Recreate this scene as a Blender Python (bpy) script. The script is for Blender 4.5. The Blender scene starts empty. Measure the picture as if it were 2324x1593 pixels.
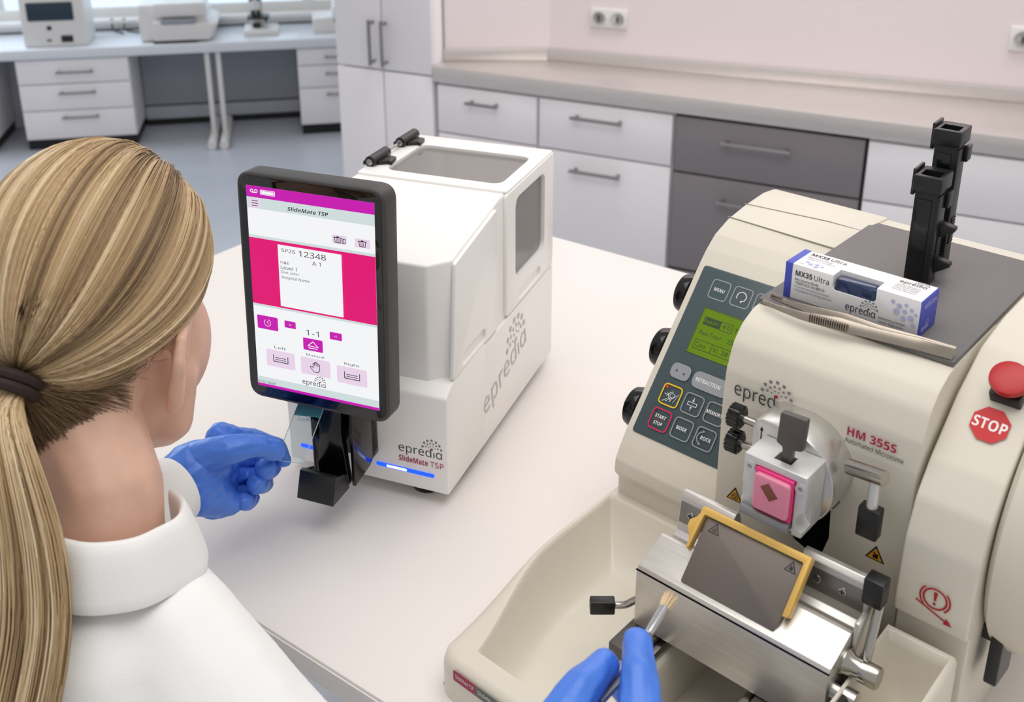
import bpy, bmesh, math, random
import numpy as np
from mathutils import Vector, Matrix, noise
random.seed(7); RNG = np.random.default_rng(11)
SC = bpy.context.scene; COL = SC.collection
# ------------------------------------------------------------------ camera
cd = bpy.data.cameras.new('camera'); cam = bpy.data.objects.new('camera', cd); COL.objects.link(cam)
cam.location = (0, 0, 1.5); cam.rotation_euler = (math.radians(70), 0, 0)
cd.sensor_width = 36; cd.lens = 36.958; cd.shift_y = -0.1627; cd.clip_start = .02
cd.dof.use_dof = True; cd.dof.focus_distance = .83; cd.dof.aperture_fstop = 10.0
SC.camera = cam
# ------------------------------------------------------------------ light
vs = SC.view_settings; vs.view_transform = 'Standard'; vs.look = 'None'; vs.gamma = 1; vs.use_curve_mapping = False; vs.exposure = 0.0
w = bpy.data.worlds.new('world'); SC.world = w; w.use_nodes = True
w.node_tree.nodes['Background'].inputs[0].default_value = (1.0, .985, .975, 1); w.node_tree.nodes['Background'].inputs[1].default_value = .57
def area(name, loc, tgt, sx, sy, power, col=(1, 1, 1)):
    l = bpy.data.lights.new(name, 'AREA'); l.shape = 'RECTANGLE'; l.size = sx; l.size_y = sy; l.energy = power; l.color = col
    o = bpy.data.objects.new(name, l); COL.objects.link(o); o.location = loc
    o.rotation_euler = (Vector(tgt) - Vector(loc)).to_track_quat('-Z', 'Y').to_euler(); return o
area('ceiling_lamp_desk', (.1, .55, 2.7), (.1, .6, .9), 1.9, 1.3, 21, (1, .965, .93))
area('wall_fill_light', (.75, 2.45, 2.55), (.9, 3.2, .8), 2.0, .4, 23, (1, .95, .925))  # added fill light out of view, washes the back wall and cabinets
area('window_daylight', (-2.4, 4.9, 1.9), (-1.2, 3.3, 0), 2.2, 1.0, 42, (.8, .9, 1))
# ------------------------------------------------------------------ materials
MATS = {}
def mat(name, col, rough=.5, metal=0, spec=.5, emit=None, estr=0, noise_s=0, noise_a=0, bump=0, bump_s=200, stretch=None, trans=0, sss=0, sheen=0, coat=0, ior=1.5, alpha=1, attr=None):
    if name in MATS: return MATS[name]
    m = bpy.data.materials.new(name); m.use_nodes = True; nt = m.node_tree; b = nt.nodes['Principled BSDF']
    I = b.inputs
    c = tuple(x / 255 for x in col); c = tuple((x / 12.92 if x <= .04045 else ((x + .055) / 1.055) ** 2.4) for x in c)
    I['Base Color'].default_value = (*c, 1); I['Roughness'].default_value = rough; I['Metallic'].default_value = metal
    I['Specular IOR Level'].default_value = spec; I['IOR'].default_value = ior
    if emit: I['Emission Color'].default_value = (*emit, 1); I['Emission Strength'].default_value = estr
    if trans: I['Transmission Weight'].default_value = trans
    if alpha < 1: I['Alpha'].default_value = alpha
    if coat: I['Coat Weight'].default_value = coat
    if sss:
        I['Subsurface Weight'].default_value = sss; I['Subsurface Radius'].default_value = (.012, .005, .003); I['Subsurface Scale'].default_value = 1
    if sheen: I['Sheen Weight'].default_value = sheen
    if noise_a or bump:
        tc = nt.nodes.new('ShaderNodeTexCoord'); mp = nt.nodes.new('ShaderNodeMapping'); nt.links.new(tc.outputs['Object'], mp.inputs[0])
        if stretch: mp.inputs['Scale'].default_value = stretch
    if noise_a:
        n = nt.nodes.new('ShaderNodeTexNoise'); n.inputs['Scale'].default_value = noise_s; n.inputs['Detail'].default_value = 4
        nt.links.new(mp.outputs[0], n.inputs['Vector'])
        mx = nt.nodes.new('ShaderNodeMix'); mx.data_type = 'RGBA'; mx.blend_type = 'MULTIPLY'; mx.inputs[0].default_value = 1
        rr = nt.nodes.new('ShaderNodeMapRange'); rr.inputs[1].default_value = .3; rr.inputs[2].default_value = .7; rr.inputs[3].default_value = 1 - noise_a; rr.inputs[4].default_value = 1
        nt.links.new(n.outputs[0], rr.inputs[0]); mx.inputs[6].default_value = (*c, 1); nt.links.new(rr.outputs[0], mx.inputs[7]); nt.links.new(mx.outputs[2], I['Base Color'])
    if bump:
        n2 = nt.nodes.new('ShaderNodeTexNoise'); n2.inputs['Scale'].default_value = bump_s; n2.inputs['Detail'].default_value = 3
        nt.links.new(mp.outputs[0], n2.inputs['Vector']); bp = nt.nodes.new('ShaderNodeBump'); bp.inputs['Strength'].default_value = bump; bp.inputs['Distance'].default_value = .002
        nt.links.new(n2.outputs[0], bp.inputs['Height']); nt.links.new(bp.outputs[0], I['Normal'])
    if attr:
        a = nt.nodes.new('ShaderNodeAttribute'); a.attribute_name = attr; nt.links.new(a.outputs['Color'], I['Base Color'])
    MATS[name] = m; return m
WHITE = mat('white_plastic', (243, 241, 239), .42, bump=.05, bump_s=1500)
WHITE2 = mat('white_lid_plastic', (246, 244, 242), .35)
BEIGE = mat('beige_enamel', (218, 212, 198), .45, bump=.10, bump_s=1300)
BEIGE2 = mat('beige_tray_enamel', (214, 208, 194), .33, bump=.05, bump_s=900)
DESKM = mat('desk_laminate', (234, 229, 225), .7, spec=.12, noise_s=3, noise_a=.02, bump=.02, bump_s=600)
EDGEM = mat('desk_edge_band', (226, 223, 220), .45)
BLACK = mat('black_plastic', (22, 22, 23), .38, bump=.05, bump_s=700)
BLACKG = mat('black_gloss_plastic', (10, 10, 11), .16)
DARK = mat('tablet_dark_grey', (62, 61, 60), .5, bump=.12, bump_s=2200)
GLASSB = mat('black_front_glass', (6, 6, 8), .06, coat=.5)
VOID = mat('matte_black', (4, 4, 4), .9, spec=.1)
ALU = mat('brushed_aluminium', (218, 214, 209), .38, .8, noise_s=60, noise_a=.14, stretch=(.6, 14, 14), bump=.03, bump_s=300)
ALUP = mat('satin_aluminium', (212, 212, 211), .42, .55, noise_s=90, noise_a=.05)
STEEL = mat('polished_steel', (176, 172, 166), .2, 1)
STEELB = mat('bench_steel', (222, 216, 213), .34, .7, noise_s=40, noise_a=.08, stretch=(.3, 8, 8))
DKMET = mat('dark_anodised_metal', (96, 91, 87), .42, .5, noise_s=60, noise_a=.05)
PLATEM = mat('brown_grey_plate', (112, 104, 98), .4, .35, noise_s=20, noise_a=.04)
GOLD = mat('gold_anodised', (226, 184, 98), .42, .2)
MATGREY = mat('grey_top_mat', (107, 104, 104), .5, noise_s=400, noise_a=.06)
TEAL = mat('control_panel_teal', (66, 82, 86), .4)
WIN = mat('smoked_window', (150, 147, 144), .12, alpha=.62)
RED = mat('red_plastic', (182, 20, 24), .35)
GLOVE = mat('blue_nitrile', (74, 127, 226), .36, bump=.35, bump_s=95, noise_s=40, noise_a=.10)
SKIN = mat('skin', (226, 184, 162), .5, sss=.25, noise_s=60, noise_a=.10, bump=.06, bump_s=500)
COAT = mat('white_cotton', (240, 241, 240), .85, bump=.14, bump_s=900, sheen=.2)
KNIT = mat('white_knit_cuff', (238, 240, 236), .9, bump=.3, bump_s=700)
HAIRTIE = mat('dark_brown_elastic', (44, 28, 26), .8, bump=.3, bump_s=400)
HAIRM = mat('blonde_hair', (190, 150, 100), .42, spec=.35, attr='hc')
PINKC = mat('pink_cassette', (226, 52, 128), .4)
WAX = mat('pink_paraffin', (228, 138, 164), .3, sss=.2)
TISSUE = mat('brown_tissue', (122, 68, 48), .6)
BLUEBOX = mat('blue_card', (74, 84, 190), .5)
CARD = mat('white_card', (240, 239, 240), .45)
BLUEDISP = mat('dark_blue_dispenser', (16, 44, 84), .15, coat=.4)
CABW = mat('cabinet_white', (240, 237, 240), .4)
CABG = mat('cabinet_grey', (130, 124, 127), .4)
WALLM = mat('wall_paint', (232, 221, 222), .8, noise_s=2, noise_a=.02)
FLOORM = mat('floor_vinyl', (186, 190, 198), .3, noise_s=4, noise_a=.06)
GAPM = mat('dark_gap', (60, 58, 60), .8)
KICK = mat('black_kick_and_shade', (8, 9, 12), .5)
HANDLE = mat('handle_steel', (150, 148, 148), .3, .8)
DEVW = mat('device_white', (226, 224, 222), .4)
SMOKE = mat('device_dark_window', (30, 52, 66), .2)
def ink(name, col, rough=.5): return mat('ink_' + name, col, rough)
def glow(name, rgb, s):
    c = tuple(((x / 255) / 12.92 if x / 255 <= .04045 else ((x / 255 + .055) / 1.055) ** 2.4) for x in rgb)
    m = mat('glow_' + name, (5, 5, 5), .3, emit=c, estr=s, spec=.2); return m
# ------------------------------------------------------------------ helpers
def finish_mesh(me, ang=32):
    for p in me.polygons: p.use_smooth = True
    try: me.set_sharp_from_angle(angle=math.radians(ang))
    except Exception: pass
def link(name, me, parent=None, mats=None):
    o = bpy.data.objects.new(name, me); COL.objects.link(o)
    if mats is not None:
        for m in (mats if isinstance(mats, (list, tuple)) else [mats]): me.materials.append(m)
    if parent is not None: o.parent = parent
    return o
def tag(o, label=None, cat=None, group=None, kind=None):
    if label: o['label'] = label
    if cat: o['category'] = cat
    if group: o['group'] = group
    if kind: o['kind'] = kind
    return o
def thing(name, loc, yaw, label, cat, group=None):
    o = bpy.data.objects.new(name, None); COL.objects.link(o); o.empty_display_size = .05
    o.location = loc; o.rotation_euler = (0, 0, -math.radians(yaw)); return tag(o, label, cat, group)
def fillet(pts, r, n=4):
    out = []; N = len(pts); rs = r if isinstance(r, (list, tuple)) else [r] * N
    for i in range(N):
        p0, p, p1 = Vector(pts[i - 1]), Vector(pts[i]), Vector(pts[(i + 1) % N]); rr = rs[i]
        a, b = (p0 - p), (p1 - p); la, lb = a.length, b.length
        if rr <= 0 or la < 1e-9 or lb < 1e-9: out.append(tuple(p)); continue
        a /= la; b /= lb; ang = a.angle(b)
        if ang > 3.1: out.append(tuple(p)); continue
        t = min(rr / math.tan(ang / 2), la * .49, lb * .49); s, e = p + a * t, p + b * t
        for k in range(n + 1):
            u = k / n; q = s * (1 - u) ** 2 + p * 2 * u * (1 - u) + e * u * u; out.append(tuple(q))
    return out
def rrect(x0, y0, x1, y1, r, n=5): return fillet([(x0, y0), (x1, y0), (x1, y1), (x0, y1)], r, n)
AX = {'x': lambda a, b, c: (c, a, b), 'y': lambda a, b, c: (a, c, b), 'z': lambda a, b, c: (a, b, c)}
class G:
    def __init__(s): s.bm = bmesh.new()
    def _add(s, t, bev=0, seg=2, m=None, ang=25):
        bmesh.ops.recalc_face_normals(t, faces=t.faces)
        if bev:
            es = [e for e in t.edges if len(e.link_faces) == 2 and e.calc_face_angle(0) > math.radians(ang)]
            if es: bmesh.ops.bevel(t, geom=es, offset=bev, segments=seg, profile=.5, affect='EDGES', clamp_overlap=True)
        if m is not None: bmesh.ops.transform(t, matrix=m, verts=t.verts)
        me = bpy.data.meshes.new('tmp'); t.to_mesh(me); t.free(); s.bm.from_mesh(me); bpy.data.meshes.remove(me); return s
    def box(s, mn, mx, bev=0, seg=2, m=None):
        t = bmesh.new(); bmesh.ops.create_cube(t, size=1)
        for v in t.verts: v.co = [mn[i] + (v.co[i] + .5) * (mx[i] - mn[i]) for i in range(3)]
        return s._add(t, bev, seg, m)
    def prism(s, prof, axis, a0, a1, bev=0, seg=2, m=None, taper=None):
        t = bmesh.new(); f = AX[axis]
        A = [t.verts.new(f(p[0], p[1], a0)) for p in prof]
        pr = prof if taper is None else [taper(p) for p in prof]
        B = [t.verts.new(f(p[0], p[1], a1)) for p in pr]
        n = len(prof); t.faces.new(A); t.faces.new(B[::-1])
        for i in range(n): t.faces.new((A[i], A[(i + 1) % n], B[(i + 1) % n], B[i]))
        return s._add(t, bev, seg, m, 40)
    def tube(s, pts, r, n=12, sub=6, m=None, flat=None):
        P = [Vector(p) for p in pts]; R = r if isinstance(r, (list, tuple)) else [r] * len(P)
        if sub > 1 and len(P) > 2:
            Q, RR = [], []
            for i in range(len(P) - 1):
                p0, p1, p2, p3 = P[max(i - 1, 0)], P[i], P[i + 1], P[min(i + 2, len(P) - 1)]
                for k in range(sub):
                    u = k / sub
                    Q.append(.5 * ((2 * p1) + (p2 - p0) * u + (2 * p0 - 5 * p1 + 4 * p2 - p3) * u * u + (3 * p1 - p0 - 3 * p2 + p3) * u ** 3)); RR.append(R[i] * (1 - u) + R[i + 1] * u)
            Q.append(P[-1]); RR.append(R[-1]); P, R = Q, RR
        t = bmesh.new(); rings = []; up = None
        for i, p in enumerate(P):
            d = (P[min(i + 1, len(P) - 1)] - P[max(i - 1, 0)]).normalized()
            if up is None: up = d.orthogonal().normalized()
            up = (up - d * up.dot(d)).normalized(); sd = d.cross(up)
            rings.append([t.verts.new(p + (up * math.cos(6.2832 * k / n) + sd * math.sin(6.2832 * k / n) * (flat or 1)) * R[i]) for k in range(n)])
        for a, b in zip(rings, rings[1:]):
            for k in range(n): t.faces.new((a[k], a[(k + 1) % n], b[(k + 1) % n], b[k]))
        t.faces.new(rings[0][::-1]); t.faces.new(rings[-1]); return s._add(t, 0, 2, m)
    def lathe(s, prof, o, ax, n=32, m=None):
        ax = Vector(ax).normalized(); u = ax.orthogonal().normalized(); v = ax.cross(u); o = Vector(o); t = bmesh.new(); rings = []
        for r, h in prof:
            if r < 1e-6: rings.append([t.verts.new(o + ax * h)])
            else: rings.append([t.verts.new(o + ax * h + (u * math.cos(6.28318 * k / n) + v * math.sin(6.28318 * k / n)) * r) for k in range(n)])
        for a, b in zip(rings, rings[1:]):
            for k in range(n):
                q = [a[k % len(a)], a[(k + 1) % len(a)], b[(k + 1) % len(b)], b[k % len(b)]]; q2 = []
                for z in q:
                    if z not in q2: q2.append(z)
                if len(q2) > 2: t.faces.new(q2)
        for e in (rings[0], rings[-1]):
            if len(e) > 2: t.faces.new(e)
        return s._add(t, 0, 2, m)
    def cyl(s, o, ax, r, h, n=28, ch=0, m=None):
        ch = ch or r * .08
        return s.lathe([(r - ch, 0), (r, ch), (r, h - ch), (r - ch, h)], o, ax, n, m)
    def ell(s, c, rad, m=None, sub=3):
        t = bmesh.new(); bmesh.ops.create_icosphere(t, subdivisions=sub, radius=1)
        M = Matrix.Translation(c) @ (m or Matrix.Identity(4)) @ Matrix.Diagonal((*rad, 1)); bmesh.ops.transform(t, matrix=M, verts=t.verts); return s._add(t)
    def cap(s, p, q, r1, r2, sub=2):
        t = bmesh.new()
        for c, r in ((p, r1), (q, r2)): bmesh.ops.create_icosphere(t, subdivisions=sub, radius=r, matrix=Matrix.Translation(c))
        res = bmesh.ops.convex_hull(t, input=t.verts)
        bmesh.ops.delete(t, geom=[x for x in res['geom_interior'] if isinstance(x, bmesh.types.BMVert)], context='VERTS'); return s._add(t)
    def chain(s, pts):
        for a, b in zip(pts, pts[1:]): s.cap(a[:3], b[:3], a[3], b[3])
        return s
    def obj(s, name, m, parent=None, ang=32):
        me = bpy.data.meshes.new(name); s.bm.to_mesh(me); s.bm.free(); finish_mesh(me, ang); return link(name, me, parent, m)
def apply_mods(o, ang=32):
    bpy.context.view_layer.update(); dg = bpy.context.evaluated_depsgraph_get(); me = bpy.data.meshes.new_from_object(o.evaluated_get(dg)); old = o.data
    o.modifiers.clear(); o.data = me; bpy.data.meshes.remove(old); finish_mesh(me, ang); return o
def cut(o, g, ang=32):
    c = g.obj('cutter', [])
    c.matrix_world = o.matrix_world if o.parent is None else o.parent.matrix_world
    bpy.context.view_layer.update(); c.parent = o.parent; c.matrix_parent_inverse = Matrix.Identity(4); c.matrix_basis = Matrix.Identity(4)
    md = o.modifiers.new('b', 'BOOLEAN'); md.object = c; md.operation = 'DIFFERENCE'; md.solver = 'EXACT'; md.use_self = True
    apply_mods(o, ang); bpy.data.objects.remove(c); return o
def remesh(o, vox, smooth=4, fac=.5):
    md = o.modifiers.new('r', 'REMESH'); md.mode = 'VOXEL'; md.voxel_size = vox; md.use_smooth_shade = True
    if smooth:
        ms = o.modifiers.new('s', 'SMOOTH'); ms.iterations = smooth; ms.factor = fac
    mats = list(o.data.materials); apply_mods(o, 80)
    if not len(o.data.materials):
        for m in mats: o.data.materials.append(m)
    return o
STYLES = {'r': (0x1d5a0, 0x1d5ba, 0x1d7e2), 'b': (0x1d5d4, 0x1d5ee, 0x1d7ec), 'm': (0x1d670, 0x1d68a, 0x1d7f6)}
def sty(t, k):
    b_ = STYLES[k]
    return ''.join(chr(b_[0] + ord(c) - 65) if 'A' <= c <= 'Z' else (chr(b_[1] + ord(c) - 97) if 'a' <= c <= 'z' else (chr(b_[2] + ord(c) - 48) if '0' <= c <= '9' else c)) for c in t)
GLYPH = {}
def load_glyphs(ch):
    """new characters, one line each in one text object, each followed by a plain I that marks its advance"""
    lines = ['I'] + [c + 'I' for c in ch] + ['I']; cu = bpy.data.curves.new('txt', 'FONT'); cu.body = '\n'.join(lines); cu.size = 1; cu.space_line = 3; cu.resolution_u = 2; cu.fill_mode = 'FRONT'
    ob = bpy.data.objects.new('txt', cu); COL.objects.link(ob); bpy.context.view_layer.update(); me = bpy.data.meshes.new_from_object(ob.evaluated_get(bpy.context.evaluated_depsgraph_get())); bpy.data.objects.remove(ob); bpy.data.curves.remove(cu)
    co = np.empty(len(me.vertices) * 3); me.vertices.foreach_get('co', co); co = co.reshape(-1, 3); n = len(lines); ih = .682; y0 = 0.0
    top = co[np.argsort(co[:, 1])[-2:]]; y0 = top[:, 1].mean() - ih; dy = (y0 - co[:, 1].min()) / (n - 1); ln = np.floor((y0 - co[:, 1] + 1.2) / dy).astype(int).clip(0, n - 1); hx = co[ln == 0][:, 0].max(); pl = [[] for _ in range(n)]
    for p in me.polygons: vv = list(p.vertices); pl[ln[vv[0]]].append(vv)
    for q, c in enumerate(ch):
        m_ = np.where(ln == q + 1)[0]; m_ = m_[np.argsort(co[m_, 0])]; adv = co[m_[-1], 0] - hx; keep = m_[:-4]; mp = {int(v): k for k, v in enumerate(keep)}
        GLYPH[c] = (np.stack([co[keep, 0], co[keep, 1] - y0 + (q + 1) * dy], 1) if len(keep) else np.zeros((0, 2)), [[mp[v] for v in f] for f in pl[q + 1] if all(v in mp for v in f)], adv)
    bpy.data.meshes.remove(me)
class Decal:
    """flat print on a plane: origin o, unit right r, unit up u (local coords of the parent)"""
    def __init__(s, o, r, u, step=.00006, lift=.00012):
        s.o, s.r, s.u = Vector(o), Vector(r).normalized(), Vector(u).normalized(); s.n = s.r.cross(s.u); s.V, s.F, s.MI, s.mats = [], [], [], []; s.z = lift; s.step = step
    def mi(s, m):
        if m not in s.mats: s.mats.append(m)
        return s.mats.index(m)
    def poly(s, pts, m, bump=True):
        b = len(s.V); s.V += [s.o + s.r * p[0] + s.u * p[1] + s.n * s.z for p in pts]; s.F.append(list(range(b, b + len(pts)))); s.MI.append(s.mi(m))
        if bump: s.z += s.step
        return s
    def rect(s, x0, y0, x1, y1, m, r=0): return s.poly(rrect(x0, y0, x1, y1, r, 4) if r else [(x0, y0), (x1, y0), (x1, y1), (x0, y1)], m)
    def disc(s, x, y, r, m, n=20, bump=True): return s.poly([(x + r * math.cos(6.28318 * k / n), y + r * math.sin(6.28318 * k / n)) for k in range(n)], m, bump)
    def stroke(s, pts, w, m, closed=False):
        n = len(pts); P = [Vector(p) for p in pts]; b = len(s.V); L = []
        for i in range(n):
            a = P[i - 1] if (closed or i > 0) else P[i]; c = P[(i + 1) % n] if (closed or i < n - 1) else P[i]
            d1 = (P[i] - a); d2 = (c - P[i])
            if d1.length < 1e-9: d1 = d2
            if d2.length < 1e-9: d2 = d1
            n1 = Vector((-d1.y, d1.x)).normalized(); n2 = Vector((-d2.y, d2.x)).normalized(); h = (n1 + n2)
            h = h.normalized() if h.length > 1e-6 else n1; k = 1 / max(.4, h.dot(n1)); L.append((P[i] + h * w / 2 * k, P[i] - h * w / 2 * k))
        for q in L: s.V += [s.o + s.r * q[0].x + s.u * q[0].y + s.n * s.z, s.o + s.r * q[1].x + s.u * q[1].y + s.n * s.z]
        for i in range(n if closed else n - 1):
            j = (i + 1) % n; s.F.append([b + 2 * i, b + 2 * i + 1, b + 2 * j + 1, b + 2 * j]); s.MI.append(s.mi(m))
        s.z += s.step; return s
    def arc(s, x, y, r, a0, a1, w, m, n=18): return s.stroke([(x + r * math.cos(a0 + (a1 - a0) * k / n), y + r * math.sin(a0 + (a1 - a0) * k / n)) for k in range(n + 1)], w, m)
    def text(s, t, x, y, h, m, align='L', width=None, bold=0, shear=0, rot=0, mono=False):
        V, F_, cx_ = [], [], 0.0
        t = t if mono else sty(t, 'b' if bold else 'r'); new = sorted(set(t) - set(GLYPH))
        if new: load_glyphs(new)
        for c in t:
            gv, gf, adv = GLYPH[c]; b = len(V); V += [(v[0] + cx_ + shear * v[1], v[1]) for v in gv]; F_ += [[b + q for q in f] for f in gf]; cx_ += adv
        if V:
            k = h / .714; x0 = min(v[0] for v in V); x1 = max(v[0] for v in V); sx = k if not width else width / (x1 - x0); W = (x1 - x0) * sx; off = {'L': 0, 'C': -W / 2, 'R': -W}[align]; b = len(s.V); c_, s_ = math.cos(rot), math.sin(rot)
            for v in V:
                px, py = (v[0] - x0) * sx + off, v[1] * k; px, py = x + px * c_ - py * s_, y + px * s_ + py * c_
                s.V.append(s.o + s.r * px + s.u * py + s.n * s.z)
            i = s.mi(m)
            for f in F_: s.F.append([b + q for q in f]); s.MI.append(i)
            s.z += s.step
        return s
    def obj(s, name, parent):
        me = bpy.data.meshes.new(name); me.from_pydata([tuple(v) for v in s.V], [], s.F)
        for m in s.mats: me.materials.append(m)
        me.polygons.foreach_set('material_index', s.MI); me.update(); return link(name, me, parent)
def logo(d, x, y, w, ci, cd_, cr, h=None):
    """epredia word mark with the dotted half sun, x,y = left baseline"""
    h = h or w * .2
    d.text('epred\u0131\u0251', x, y, h * 1.05, ci, width=w)
    cx, cy = x + w * .775, y + h * 1.05; d.disc(cx, cy, h * .13, cr)
    for R, n, rr, a0 in ((.42, 4, .07, 25), (.75, 6, .10, 18), (1.12, 7, .145, 8)):
        for k in range(n):
            a = math.radians(a0 + (180 - 2 * a0) * k / (n - 1)); d.disc(cx + R * h * math.cos(a), cy + R * h * math.sin(a), rr * h, cd_, 10, False)
    d.z += d.step
def quadwall(name, a, b, z0, z1, th, m, parent=None, bev=0, back=True):
    """vertical slab from plan point a to b (front face), th thick away from the camera"""
    a, b = Vector((a[0], a[1])), Vector((b[0], b[1])); d = (b - a).normalized(); n = Vector((-d.y, d.x))
    if not back: n = -n
    g = G(); g.prism([tuple(a), tuple(b), tuple(b + n * th), tuple(a + n * th)], 'z', z0, z1, bev); return g.obj(name, m, parent)
# ================================================================== setting
def struct(o): return tag(o, kind='structure')
struct(G().box((-6, -1.5, -.05), (4, 7.5, 0)).obj('floor', FLOORM))
CO = Vector((-.239, 3.121, 0)); CYAW = 26.644; _c, _s = math.cos(math.radians(CYAW)), math.sin(math.radians(CYAW))
def cw(x, y): return (CO.x + _c * x + _s * y, CO.y - _s * x + _c * y)      # counter frame -> world plan
struct(quadwall('wall_back', cw(.284, .2275), cw(2.6, .4305), 0, 2.9, .1, WALLM))
struct(quadwall('wall_alcove', cw(.0, .0732), cw(.284, .2275), 0, 2.9, .04, WALLM))
def counter_thing(name, label, cat, group=None): return thing(name, (CO.x, CO.y, 0), CYAW, label, cat, group)
def handle(x0, x1, z, p, y=-.0, vert=None):
    g = G(); r = .0055
    if vert is None:
        g.tube([(x0, y - .026, z), (x1, y - .026, z)], r, 8)
        for xx in (x0 + .012, x1 - .012): g.tube([(xx, y, z), (xx, y - .026, z)], r, 8)
    else:
        g.tube([(x0, y - .026, vert[0]), (x0, y - .026, vert[1])], r, 8)
        for zz in (vert[0] + .01, vert[1] - .01): g.tube([(x0, y, zz), (x0, y - .026, zz)], r, 8)
    return g.obj('handle', HANDLE, p)
def base_unit(x0, x1, m, rows, hx, label):
    t = counter_thing('base_cabinet', label, 'cabinet', 'base cabinets under the steel counter')
    dep = .20 + .085 * max(0, min(1, (x0 - .25) / 1.3)) if x0 > .3 else .12
    G().box((x0 + .001, .012, .14), (x1 - .001, dep, .696)).obj('body', GAPM if m is CABG else CABW, t)
    G().box((x0 + .001, .05, 0), (x1 - .001, dep, .14)).obj('plinth', GAPM, t)
    for (z0, z1, hz) in rows:
        d = G().box((x0 + .004, -.006, z0 + .003), (x1 - .004, .014, z1 - .003), .0015).obj('drawer_front', m, t)
        if hz: handle(hx[0], hx[1], hz, d, -.006)
    return t
R2 = [(.542, .694, .652), (.145, .542, .492)]
base_unit(.012, .354, CABW, [(.542, .694, .652), (.145, .542, None)], (.125, .232), 'narrow white drawer cabinet under steel counter, next to the tall cupboard')
base_unit(.356, .768, CABW, R2, (.468, .624), 'white two drawer cabinet beside the dark grey one, under the steel counter')
base_unit(.770, 1.278, CABG, [(.532, .694, .638), (.24, .532, .468), (.145, .238, None)], (.908, 1.094), 'dark grey drawer cabinet under the steel counter')
base_unit(1.280, 1.80, CABW, [(.532, .694, None), (.145, .532, None)], (1.4, 1.6), 'white cabinet right of the dark grey one, partly behind the black magazines')
# steel worktop with upstand
t = counter_thing('steel_worktop', 'brushed stainless steel counter top with low upstand along the wall', 'worktop')
G().prism([(.003, -.012), (1.82, -.012), (1.82, .355), (.284, .221), (.003, .067)], 'z', .70, .75, .004).obj('top', STEELB, t)
G().prism([(.284, .2115), (1.82, .347), (1.82, .358), (.284, .2245)], 'z', .75, .786, .002).obj('upstand', STEELB, t)
G().prism([(.003, .058), (.284, .2115), (.284, .2235), (.003, .070)], 'z', .75, .786, .002).obj('upstand', STEELB, t)
# tall cupboard
t = counter_thing('tall_cupboard', 'tall white two door cupboard at the left end of the steel counter', 'cupboard')
G().prism([(-.352, .012), (.0, .012), (-.002, .060), (-.045, .060), (-.045, .36), (-.352, .36)], 'z', .06, 2.2).obj('body', CABW, t); G().box((-.35, .04, 0), (-.05, .35, .06)).obj('plinth', KICK, t)
for x0, x1, hx in ((-.352, -.1795, -.208), (-.1765, .0, -.163)):
    d = G().box((x0 + .001, -.006, .718), (x1 - .001, .014, 2.19), .0015).obj('door', CABW, t); handle(hx, 0, 0, d, -.006, (.732, .874))
    G().box((x0 + .001, -.006, .065), (x1 - .001, .014, .711), .0015).obj('door', CABW, t)
# sockets
def socket(xs, z0, z1, n, label):
    p = Vector((*cw(xs, .2275 + (xs - .284) * .0877), 0)); t = thing('wall_socket', (p.x, p.y, z0), CYAW - 5.01, label, 'socket', 'sockets on the pink wall')
    h = z1 - z0; wd = h * n
    G().box((0, -.010, 0), (wd, 0, h), .003).obj('plate', DEVW, t)
    for k in range(n):
        G().lathe([(h * .36, 0), (h * .36, .0025), (h * .30, .0025), (h * .28, -.004), (0, -.004)], (h * (k + .5), -.010, h / 2), (0, -1, 0), 24).obj('insert', mat('socket_shade', (196, 190, 190), .5), t)
        G().box((h * (k + .5) - .003, -.0145, h / 2 - .008), (h * (k + .5) + .003, -.0125, h / 2 + .008)).obj('contact_slot', GAPM, t)
socket(.413, .862, .92, 2, 'white double wall socket above the steel counter near the corner')
socket(1.558, .885, .95, 2, 'white wall socket at the right edge of the picture')
# ---- bench by the window
BO = (-2.25, 4.542); BYAW = -11.584
def bt(name, label, cat, group=None): return thing(name, (BO[0], BO[1], 0), BYAW, label, cat, group)
_bc, _bs = math.cos(math.radians(BYAW)), math.sin(math.radians(BYAW))
def bw(x, y): return (BO[0] + _bc * x + _bs * y, BO[1] - _bs * x + _bc * y)
WW = mat('window_wall_paint', (205, 210, 218), .8)
struct(quadwall('wall_window', bw(-1.5, .42), bw(2.6, .42), 0, .52, .12, WW))
struct(quadwall('wall_window_head', bw(-1.5, .42), bw(2.6, .42), 1.9, 2.9, .12, WW))
w1 = tag(bpy.data.objects.new('window_1', None), kind='structure'); COL.objects.link(w1); w1.location = (BO[0], BO[1], 0); w1.rotation_euler = (0, 0, -math.radians(BYAW))
for i, x in enumerate((-1.2, -.1, .68, 1.35, 2.2)): G().box((x - .03, .44, .52), (x + .03, .5, 1.9), .004).obj('frame_post', DEVW, w1)
G().box((-1.5, .43, .52), (2.6, .5, .57), .004).obj('frame_rail', DEVW, w1)
G().box((-1.5, .36, .50), (2.6, .45, .522), .004).obj('window_sill', DEVW, w1)
for a, b in ((-1.17, -.13), (-.07, .65), (.71, 1.32), (1.38, 2.17)): G().box((a, .468, .57), (b, .474, 1.9)).obj('pane', mat('bright_window_glass', (190, 210, 228), .15, emit=(.62, .76, .9), estr=.9), w1)
t = bt('cable_duct', 'white cable duct running along the window wall above the bench', 'cable duct'); G().box((-1.4, .385, .475), (1.75, .418, .497), .003).obj('cover', DEVW, t)
BT = mat('bench_laminate', (222, 226, 232), .25)
t = bt('window_bench', 'long pale bench top below the window carrying white instruments', 'bench')
G().box((-1.3, 0, .422), (1.62, .41, .468), .006).obj('top', BT, t)
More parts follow.
